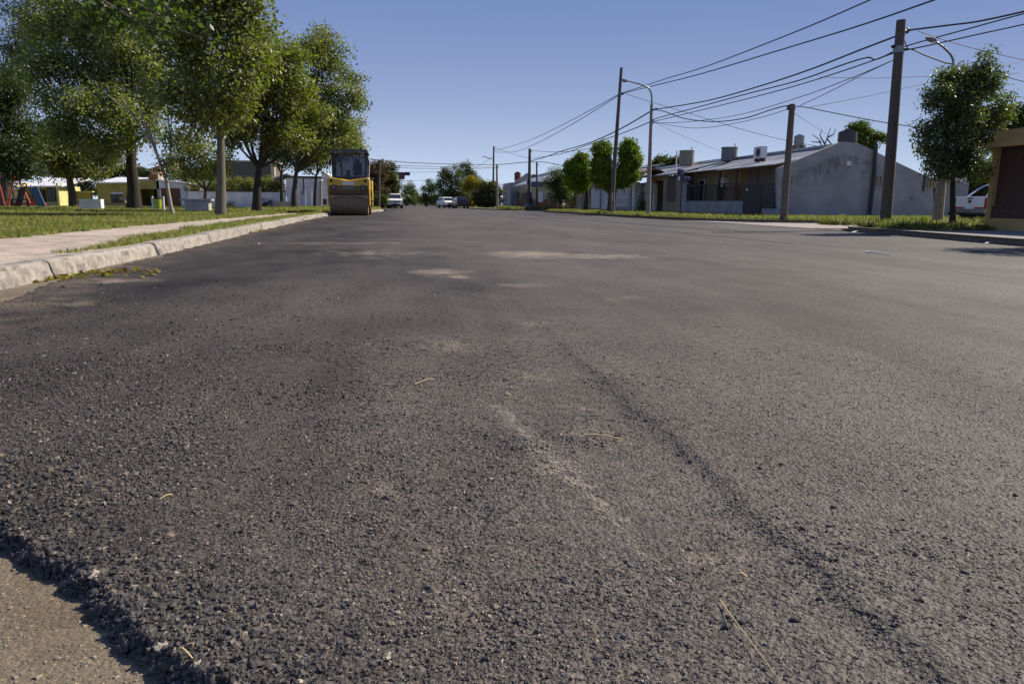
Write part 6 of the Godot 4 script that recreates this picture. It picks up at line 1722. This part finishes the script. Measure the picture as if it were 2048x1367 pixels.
# front towards +z; kind: "pickup" or "car"
func vehicle(label: String, cat: String, at: Vector3, turn: float, m: Material, kind: String, group := "") -> Node3D:
	var t := thing("parked_pickup" if kind == "pickup" else "parked_car", label, cat, at, turn, group)
	var L := 2.6 if kind == "pickup" else 2.1
	var hw := 0.9 if kind == "pickup" else 0.84
	var wy := 0.37 if kind == "pickup" else 0.31
	var hy := 1.12 if kind == "pickup" else 0.96
	var side := PackedVector2Array([Vector2(L - 0.05, 0.42), Vector2(L, 0.62), Vector2(L - 0.06, hy - 0.16), Vector2(L - 0.35, hy - 0.03), Vector2(1.15, hy + 0.05), Vector2(-L + 0.05, hy + (0.02 if kind == "pickup" else 0.06)), Vector2(-L, hy - 0.2), Vector2(-L, 0.5), Vector2(-L + 0.1, 0.38)])
	part("body", MB.new().prism(side, Vector3(-hw, 0, 0), Vector3(0, 0, 1), Vector3.UP, Vector3(2 * hw, 0, 0)), m, t)
	var zb := -0.85 if kind == "pickup" else -L + 0.12
	var zt := -0.62 if kind == "pickup" else -L + 0.5
	var top := 1.74 if kind == "pickup" else 1.47
	var y0 := hy + 0.02
	var lo := [Vector3(-hw + 0.03, y0, 1.2), Vector3(hw - 0.03, y0, 1.2), Vector3(hw - 0.03, y0, zb), Vector3(-hw + 0.03, y0, zb)]
	var hi := [Vector3(-hw + 0.17, top, 0.42), Vector3(hw - 0.17, top, 0.42), Vector3(hw - 0.17, top, zt), Vector3(-hw + 0.17, top, zt)]
	part("cab", MB.new().hexa(lo + hi), m, t)
	part("roof", MB.new().hexa([hi[0], hi[1], hi[2], hi[3], hi[0] + Vector3(0.1, 0.05, -0.12), hi[1] + Vector3(-0.1, 0.05, -0.12), hi[2] + Vector3(-0.1, 0.05, 0.1), hi[3] + Vector3(0.1, 0.05, 0.1)]), m, t)
	for f in [[0, 1, "windscreen"], [2, 3, "rear_window"], [1, 2, "side_window"], [3, 0, "side_window"]]:
		var a: Vector3 = lo[f[0]].lerp(hi[f[0]], 0.08)
		var b: Vector3 = lo[f[1]].lerp(hi[f[1]], 0.08)
		var c: Vector3 = lo[f[1]].lerp(hi[f[1]], 0.9)
		var d: Vector3 = lo[f[0]].lerp(hi[f[0]], 0.9)
		var mid := (a + b + c + d) * 0.25
		var q := []
		for e in [a, b, c, d]: q.append(mid + (e - mid) * Vector3(0.92, 0.94, 0.92))
		var nn: Vector3 = (q[2] - q[0]).cross(q[1] - q[0]).normalized()
		if nn.dot(mid - Vector3(0, 1.3, 0)) < 0.0: nn = -nn
		var w := MB.new()
		w.quad(q[0] + nn * 0.02, q[1] + nn * 0.02, q[2] + nn * 0.02, q[3] + nn * 0.02, nn)
		part(f[2], w, M.window_dark, t)
	for s in [-1, 1]:
		for zz in [L - 0.85, -L + 0.95]: wheel(t, Vector3(s * (hw - 0.06), wy, zz), wy, 0.24)
		part("headlight", MB.new().hexa([Vector3(s * (hw - 0.02), hy - 0.34, L - 0.12), Vector3(s * (hw - 0.32), hy - 0.32, L + 0.005), Vector3(s * (hw - 0.32), hy - 0.32, L - 0.1), Vector3(s * (hw - 0.02), hy - 0.34, L - 0.2), Vector3(s * (hw - 0.0), hy - 0.18, L - 0.1), Vector3(s * (hw - 0.3), hy - 0.2, L - 0.02), Vector3(s * (hw - 0.3), hy - 0.2, L - 0.1), Vector3(s * (hw - 0.0), hy - 0.18, L - 0.2)]), M.chrome, t)
		part("mirror", MB.new().box(Vector3(s * (hw + 0.12), y0 + 0.12, 0.85), Vector3(0.22, 0.2, 0.12)), m, t)
		part("tail_light", MB.new().box(Vector3(s * (hw - 0.09), hy - 0.28, -L), Vector3(0.17, 0.46, 0.06)), M.lamp_red, t)
	part("grille", MB.new().box(Vector3(0, hy - 0.28, L - 0.02), Vector3(1.15, 0.16, 0.06)), M.black, t)
	part("bumper", MB.new().box(Vector3(0, 0.5, L - 0.01), Vector3(2 * hw, 0.22, 0.16)), m, t)
	part("air_intake", MB.new().box(Vector3(0, 0.46, L + 0.075), Vector3(1.2, 0.12, 0.02)), M.black, t)
	part("number_plate", MB.new().box(Vector3(0, 0.58, L + 0.08), Vector3(0.42, 0.12, 0.02)), M.tank_grey, t)
	part("rear_bumper", MB.new().box(Vector3(0, 0.5, -L - 0.06), Vector3(2 * hw - 0.04, 0.2, 0.2)), M.steel if kind == "pickup" else m, t)
	part("underbody", MB.new().box(Vector3(0, 0.36, 0), Vector3(2 * hw - 0.3, 0.16, 2 * L - 0.6)), M.rubber, t)
	return t

func build_vehicles() -> void:
	var p := on_z(789.5, 416.5, -93.0)
	vehicle("white pickup facing along the road beyond the grass tip", "pickup", Vector3(p.x, 0.0, p.z), 0.03, M.white_paint, "pickup")
	p = on_z(893.5, 414.3, -104.0)
	vehicle("white car parked beneath the very dark spreading tree", "car", Vector3(p.x, 0.0, p.z), 0.25, M.white_paint, "car", "")
	p = on_z(920.5, 415.2, -98.0)
	vehicle("dark grey blue hatchback parked behind the white car", "car", Vector3(p.x, 0.0, p.z), PI + 0.1, M.car_dark, "car", "")
	# rear of a white pickup up the side street
	var a := deg_to_rad(97.0)
	var h := Vector3(sin(a), 0, cos(a))
	p = gnd(1936, 446.0, 0.012)
	var t := vehicle("white pickup seen from behind with red tail stripe and chrome bar", "pickup", p + h * 2.6, a, M.white_paint, "pickup")
	var L := 2.6
	part("tail_gate", MB.new().box(Vector3(0, 0.86, -L - 0.005), Vector3(1.42, 0.5, 0.05)), M.white_paint, t)
	part("gate_handle", MB.new().box(Vector3(0, 1.06, -L - 0.035), Vector3(0.24, 0.05, 0.03)), M.black, t)
	part("emblem", MB.new().cyl(Vector3(0, 0.93, -L - 0.02), Vector3(0, 0.93, -L - 0.045), 0.07, 14), M.black, t)
	for s in [-1, 1]: part("reflector_stripe", MB.new().box(Vector3(s * 0.5, 0.655, -L - 0.04), Vector3(0.5, 0.07, 0.02)), M.red_paint, t)
	part("rear_plate", MB.new().box(Vector3(0, 0.5, -L - 0.17), Vector3(0.42, 0.12, 0.02)), M.tank_grey, t)
	part("tow_bumper", MB.new().box(Vector3(0, 0.40, -L - 0.1), Vector3(1.8, 0.1, 0.22)), M.black, t)
	for s in [-1, 1]:
		part("roll_bar", MB.new().tube(sway([Vector3(s * 0.72, 1.1, -2.1), Vector3(s * 0.68, 1.42, -1.6), Vector3(s * 0.62, 1.66, -1.1), Vector3(s * 0.60, 1.68, -0.95)]), taper(0.035, 0.035, 25), 8), M.chrome, t)
	part("roll_bar", MB.new().cyl(Vector3(-0.62, 1.66, -1.1), Vector3(0.62, 1.66, -1.1), 0.035, 8), M.chrome, t)

func bar_px(a: Array, b: Array, z: float, r: float, sides := 8) -> MB:
	return MB.new().cyl(on_z(a[0], a[1], z), on_z(b[0], b[1], z), r, sides)
func build_park() -> void:
	var t: Node3D
	var C: Material = M.concrete
	# concrete seats
	for q in [[185, 418.2, -45.0, 1.15, 0.62, "pale concrete cube seat with sunlit end in the park", 0.0], [397, 424, 0.0, 1.15, 0.58, "concrete bench block with overhanging slab before the low forked tree", 0.25], [570, 415, -58.0, 1.3, 0.5, "bluish concrete bench block before the white garden wall", 0.25]]:
		var p: Vector3 = gnd(q[0], q[1], 0.12) if q[2] == 0.0 else on_z(q[0], q[1], q[2])
		p.y = 0.115
		t = thing("stone_bench", q[5], "bench", p)
		part("block", MB.new().box(Vector3(0, q[4] * 0.5, 0), Vector3(q[3], q[4], 0.6)), C if q[0] != 185 else M.wall_white, t)
		if q[6] > 0.0: part("slab", MB.new().box(Vector3(-0.05, q[4] + 0.045, 0), Vector3(q[3] + 0.35, 0.09, 0.72)), C, t)
	# barrel litter bin between white posts
	var p := gnd(317, 421, 0.12)
	p = on_z(317, 421, -40.0)
	p.y = 0.115
	t = thing("litter_bin", "yellow green barrel litter bin slung between two white posts", "litter bin", p)
	for s in [-1, 1]: part("post", MB.new().tube([Vector3(s * 0.27, -0.1, 0), Vector3(s * 0.25, 0.4, 0), Vector3(s * 0.27, 0.78, 0)], [0.06, 0.055, 0.05], 10), M.white_paint, t)
	part("barrel", MB.new().tube([Vector3(0, 0.18, 0), Vector3(0, 0.22, 0), Vector3(0, 0.45, 0), Vector3(0, 0.66, 0), Vector3(0, 0.662, 0), Vector3(0, 0.6, 0)], [0.14, 0.2, 0.215, 0.21, 0.19, 0.0], 20, false), M.green_paint, t)
	part("rim", MB.new().tube([Vector3(0, 0.655, 0), Vector3(0, 0.7, 0)], [0.222, 0.222], 20), M.black, t)
	# little T post
	p = on_z(251, 418, -47.0)
	p.y = 0.115
	t = thing("marker_post", "small wooden post with crosspiece near the thick poplar", "post", p)
	part("post", MB.new().box(Vector3(0, 0.35, 0), Vector3(0.09, 0.75, 0.09)), M.wall_cream, t)
	part("crosspiece", MB.new().box(Vector3(-0.05, 0.68, 0.06), Vector3(0.42, 0.2, 0.05)), M.wall_cream, t)
	# playground
	var z := -52.0
	t = thing("swing_frame", "red painted swing frame with slanting legs in the playground", "swing", on_z(40, 416, z) * Vector3(1, 0, 1) + Vector3(0, 0.1, 0))
	for q in [[[14, 417], [28, 352]], [[64, 416], [34, 352]], [[-24, 417], [-8, 352]], [[10, 417], [-6, 352]]]: part("leg", bar_px(q[0], q[1], z + (0.6 if q[0][0] < 20 else -0.6), 0.055), M.red_paint, t, true)
	part("top_bar", bar_px([-10, 353], [36, 352.5], z, 0.06), M.red_paint, t, true)
	for q in [6.0, 12.0]: part("chain", bar_px([q, 353], [q + 1, 398], z, 0.015, 5), M.iron, t, true)
	part("seat", MB.new().box(on_z(9.5, 398, z), Vector3(0.45, 0.05, 0.2)), M.iron, t, true)
	for q in [["dark brown wooden slide chute leaning beside the red swing frame", 46, 373, 33, 418, M.timber_brown], ["dark blue slide chute leaning next to the red playground bench", 67, 375, 86, 418, M.blue_paint]]:
		var a := on_z(q[1], q[2], z + 1.0)
		var b := on_z(q[3], q[4], z + 1.0)
		t = thing("slide", q[0], "slide", Vector3(b.x, 0.1, b.z))
		var ax := (b - a)
		var side := Vector3(0.9, 0.35, 0).normalized() * 0.2
		part("chute", MB.new().hexa([b - side, b + side, b + side + Vector3(0, 0, -0.12), b - side + Vector3(0, 0, -0.12), a - side, a + side, a + side + Vector3(0, 0, -0.12), a - side + Vector3(0, 0, -0.12)]), q[5], t, true)
		for s in [-1, 1]: part("side_rail", MB.new().tube([a + side * s, b + side * s], [0.035, 0.035], 6), q[5], t, true)
		part("ladder_leg", MB.new().tube([a, Vector3(a.x + (0.7 if q[1] < 60 else -0.7), 0.1, a.z - 0.8)], [0.035, 0.035], 6), M.iron, t, true)
	t = thing("seesaw_bench", "long low dark red playground bench with end guards", "playground bench", on_z(58, 416, z - 1.0) * Vector3(1, 0, 1) + Vector3(0, 0.1, 0))
	part("seat", bz(MB.new(), 24, 405, 88, 409, z - 1.0, 0.5), M.red_paint, t, true)
	part("backrest", bz(MB.new(), 55, 397, 74, 405, z - 1.5, 0.08), M.red_paint, t, true)
	for q in [24.0, 55.0, 84.0]: part("leg", bz(MB.new(), q, 408, q + 3, 418, z - 1.1, 0.3), M.red_paint, t, true)
	t = thing("handrail", "thin dark green handrail frame beside the slide", "rail", on_z(22, 417, z + 1.2) * Vector3(1, 0, 1) + Vector3(0, 0.1, 0))
	part("post", bar_px([22, 418], [22, 398], z + 1.2, 0.06), M.iron, t, true)
	part("rail", bar_px([22, 398.5], [54, 399], z + 1.2, 0.035), M.iron, t, true)
	part("post", bar_px([54, 418], [54, 399], z + 1.2, 0.04), M.iron, t, true)

func build_litter() -> void:
	# loose stones of asphalt and gravel
	var n := 0
	for q in [[1453, 1257, 11], [1484, 1249, 10], [1588, 1246, 12], [1640, 1204, 10], [1667, 1021, 7], [1521, 942, 6], [1562, 935, 6], [1320, 1284, 9], [1832, 1114, 7], [2030, 998, 6], [1674, 1126, 5], [1590, 1060, 4], [1180, 1200, 6], [545, 1040, 7], [48, 908, 8], [470, 780, 5], [228, 835, 5], [1150, 905, 4], [380, 784, 5], [690, 703, 4], [127, 575, 6], [205, 572, 6], [1806, 1045, 4], [985, 728, 3]]:
		var p := gnd(q[0], q[1])
		var r: float = q[2] * px_size(p) * 0.72
		p.y = road_y(p.x, p.z) + r * 0.35
		var o := single("loose_stone", stone_mesh(300 + n, 0.3), M.stone, "loose black lump of asphalt lying on the road", "stone", "loose asphalt lumps", p)
		o.transform = Transform3D(Basis(Vector3(0.3, 1, 0.2).normalized(), n * 1.7).scaled(Vector3(r, r * 0.8, r * 0.9)), p)
		n += 1
	for q in [[1193, 1290, 9], [1342, 1085, 4], [1437, 655, 4], [1015, 789, 7], [1021, 776, 4], [1318, 727, 4], [80, 886, 5], [1260, 890, 4], [868, 591, 3], [1430, 1040, 3], [905, 790, 4], [1468, 763, 3]]:
		var p := gnd(q[0], q[1])
		var r: float = q[2] * px_size(p) * 0.7
		p.y = road_y(p.x, p.z) + r * 0.4
		var o := single("pale_pebble", stone_mesh(330 + n, 0.25), M.stone_tan, "small pale tan pebble lying on the dark asphalt", "pebble", "pale pebbles on the road", p)
		o.transform = Transform3D(Basis(Vector3.UP, n * 1.3).scaled(Vector3(r, r * 0.8, r)), p)
		n += 1
	# dry stalks
	for q in [[[1440, 1210], [1480, 1270], [1560, 1375], 0.0011, "long dry straw stalk lying beside the tar joint"], [[1474, 1161], [1482, 1162], [1492, 1163], 0.004, "short pale twig stub near the dark lumps"], [[830, 770], [855, 765], [870, 762], 0.002, "bent straw stalk in the sandy patch"], [[1170, 874], [1205, 878], [1245, 884], 0.003, "chalky pale stick lying by the tar joint"], [[1732, 507], [1750, 508], [1782, 512], 0.016, "bare peeled branch lying on the far asphalt"], [[320, 1003], [335, 998], [346, 993], 0.0016, "tiny curled straw on the coarse asphalt"], [[340, 1322], [360, 1312], [388, 1328], 0.0022, "pale dry leaf stalk on the coarse stones"]]:
		var pts := []
		for k in 3:
			var p := gnd(q[k][0], q[k][1])
			p.y = road_y(p.x, p.z) + q[3] + 0.004 + (0.006 if k == 1 else 0.0)
			pts.append(p)
		var path := sway(pts, 5)
		single("dry_stalk", MB.new().tube(path, taper(q[3], q[3] * 0.55, path.size()), 6), M.straw if q[3] < 0.01 else M.paper, q[4], "twig")
	# rusty cord over the broken edge
	var cord := []
	for q in [[198, 1240], [203, 1258], [206, 1272], [214, 1278], [213, 1290], [220, 1300]]:
		var p := gnd(q[0], q[1])
		p.y = road_y(p.x, p.z) + 0.012
		cord.append(p)
	cord = sway(cord, 6)
	single("frayed_cord", MB.new().tube(cord, taper(0.0016, 0.0013, cord.size()), 6), M.rust_cord, "thin rust coloured cord snagged on the broken asphalt edge", "cord")
	# leaf litter in the gutter
	for q in [[62, 553, 0.16, 70, "heap of green and withered leaves in the gutter by kerb"], [130, 551, 0.16, 34, "thin trail of brown leaves beside the green leaf heap"], [238, 547, 0.2, 60, "flat drift of dry brown leaves on the asphalt margin"], [520, 463, 0.35, 50, "scatter of yellow leaves along the gutter further on"], [600, 441, 0.3, 40, "small leaf drift in gutter near the roller"]]:
		var p := gnd(q[0], q[1])
		var rr := RandomNumberGenerator.new()
		rr.seed = 500 + int(q[0])
		var b := MB.new()
		for i in q[3]:
			var o := Vector3(rr.randfn() * q[2] * 1.1, 0, rr.randfn() * q[2] * 0.9)
			var y := maxf(road_y(p.x + o.x, p.z + o.z), -0.036) + rr.randf() * 0.045 * exp(-o.length() / q[2]) + 0.006
			var nn := Vector3(rr.randfn() * 0.6, 1, rr.randfn() * 0.6).normalized()
			var ax := nn.cross(Vector3(rr.randfn(), 0.1, rr.randfn())).normalized()
			var sd := nn.cross(ax)
			var s := rr.randf_range(0.035, 0.085) * (1.5 if q[0] < 100 else 1.0)
			var c := p * Vector3(1, 0, 1) + o + Vector3(0, y, 0)
			b.col = [Color(0.20, 0.22, 0.05), Color(0.28, 0.19, 0.07), Color(0.16, 0.10, 0.045), Color(0.34, 0.27, 0.09)][rr.randi() % (4 if q[0] < 100 else 3) + (0 if q[0] < 100 else 1) if q[0] < 100 else 1 + rr.randi() % 3]
			var curl := nn * s * rr.randf_range(0.05, 0.35)
			b.tri_s(c - ax * s * 0.5, c + sd * s * 0.28 + curl, c + ax * s * 0.5, nn, nn, nn)
			b.tri_s(c - ax * s * 0.5, c + ax * s * 0.5, c - sd * s * 0.28 + curl, nn, nn, nn)
		var o2 := single("leaf_litter", b, M.leaf_dull, q[4], "leaves")
		o2.set_meta("kind", "stuff")
	# straw and chaff trodden into the road
	var sx := []
	var scol := []
	var bit := MB.new().box(Vector3.ZERO, Vector3(1, 0.12, 0.10)).done()
	for c in [[0.18, -3.45, 0.30, 80], [0.0, -3.0, 0.25, 40], [0.5, -2.75, 0.25, 50], [0.2, -2.7, 0.18, 30], [-2.4, -5.6, 0.6, 70], [-1.6, -3.4, 0.5, 50], [-0.6, -1.9, 0.5, 50], [0.3, -1.25, 0.4, 50], [0.9, -6.0, 1.5, 60], [2.0, -9.6, 0.8, 80], [-0.3, -1.15, 0.2, 40], [1.2, -2.2, 1.0, 60]]:
		for i in c[3]:
			var x: float = c[0] + rng.randfn() * c[2]
			var z: float = c[1] + rng.randfn() * c[2] * 0.6
			if x < edge_at(z) + 0.01: continue
			var l := rng.randf_range(0.005, 0.028) * (1.0 if z < -2.0 else 0.45)
			sx.append(Transform3D(Basis(Vector3.UP, rng.randf() * TAU).scaled(Vector3(l, l * 0.6, l)), Vector3(x, road_y(x, z) + 0.006, z)))
			scol.append(Color(0.42, 0.33, 0.19) * rng.randf_range(0.5, 1.1))
	var ch := multi("chaff", bit, M.aggregate, sx, scol, self)
	tag(ch, "scattered straw and chaff trodden into the asphalt", "straw")
	# paper scraps
	for q in [[1712, 465, 0.13], [1978, 487, 0.07], [515, 489, 0.035]]:
		var p := gnd(q[0], q[1])
		p.y = maxf(road_y(p.x, p.z), 0.0) + 0.008
		var s: float = q[2]
		var b := MB.new()
		b.quad(Vector3(-s, 0, -s * 0.5), Vector3(s * 0.2, 0.012 + s * 0.2, -s * 0.6), Vector3(s * 0.3, 0.012 + s * 0.22, s * 0.4), Vector3(-s * 0.9, 0.004, s * 0.5), Vector3.UP)
		b.quad(Vector3(s * 0.2, 0.012 + s * 0.2, -s * 0.6), Vector3(s, 0, -s * 0.3), Vector3(s * 0.9, 0, s * 0.5), Vector3(s * 0.3, 0.012 + s * 0.22, s * 0.4), Vector3.UP)
		single("paper_scrap", b, M.paper, "small crumpled white scrap lying on the asphalt", "litter", "white scraps on the road", p)
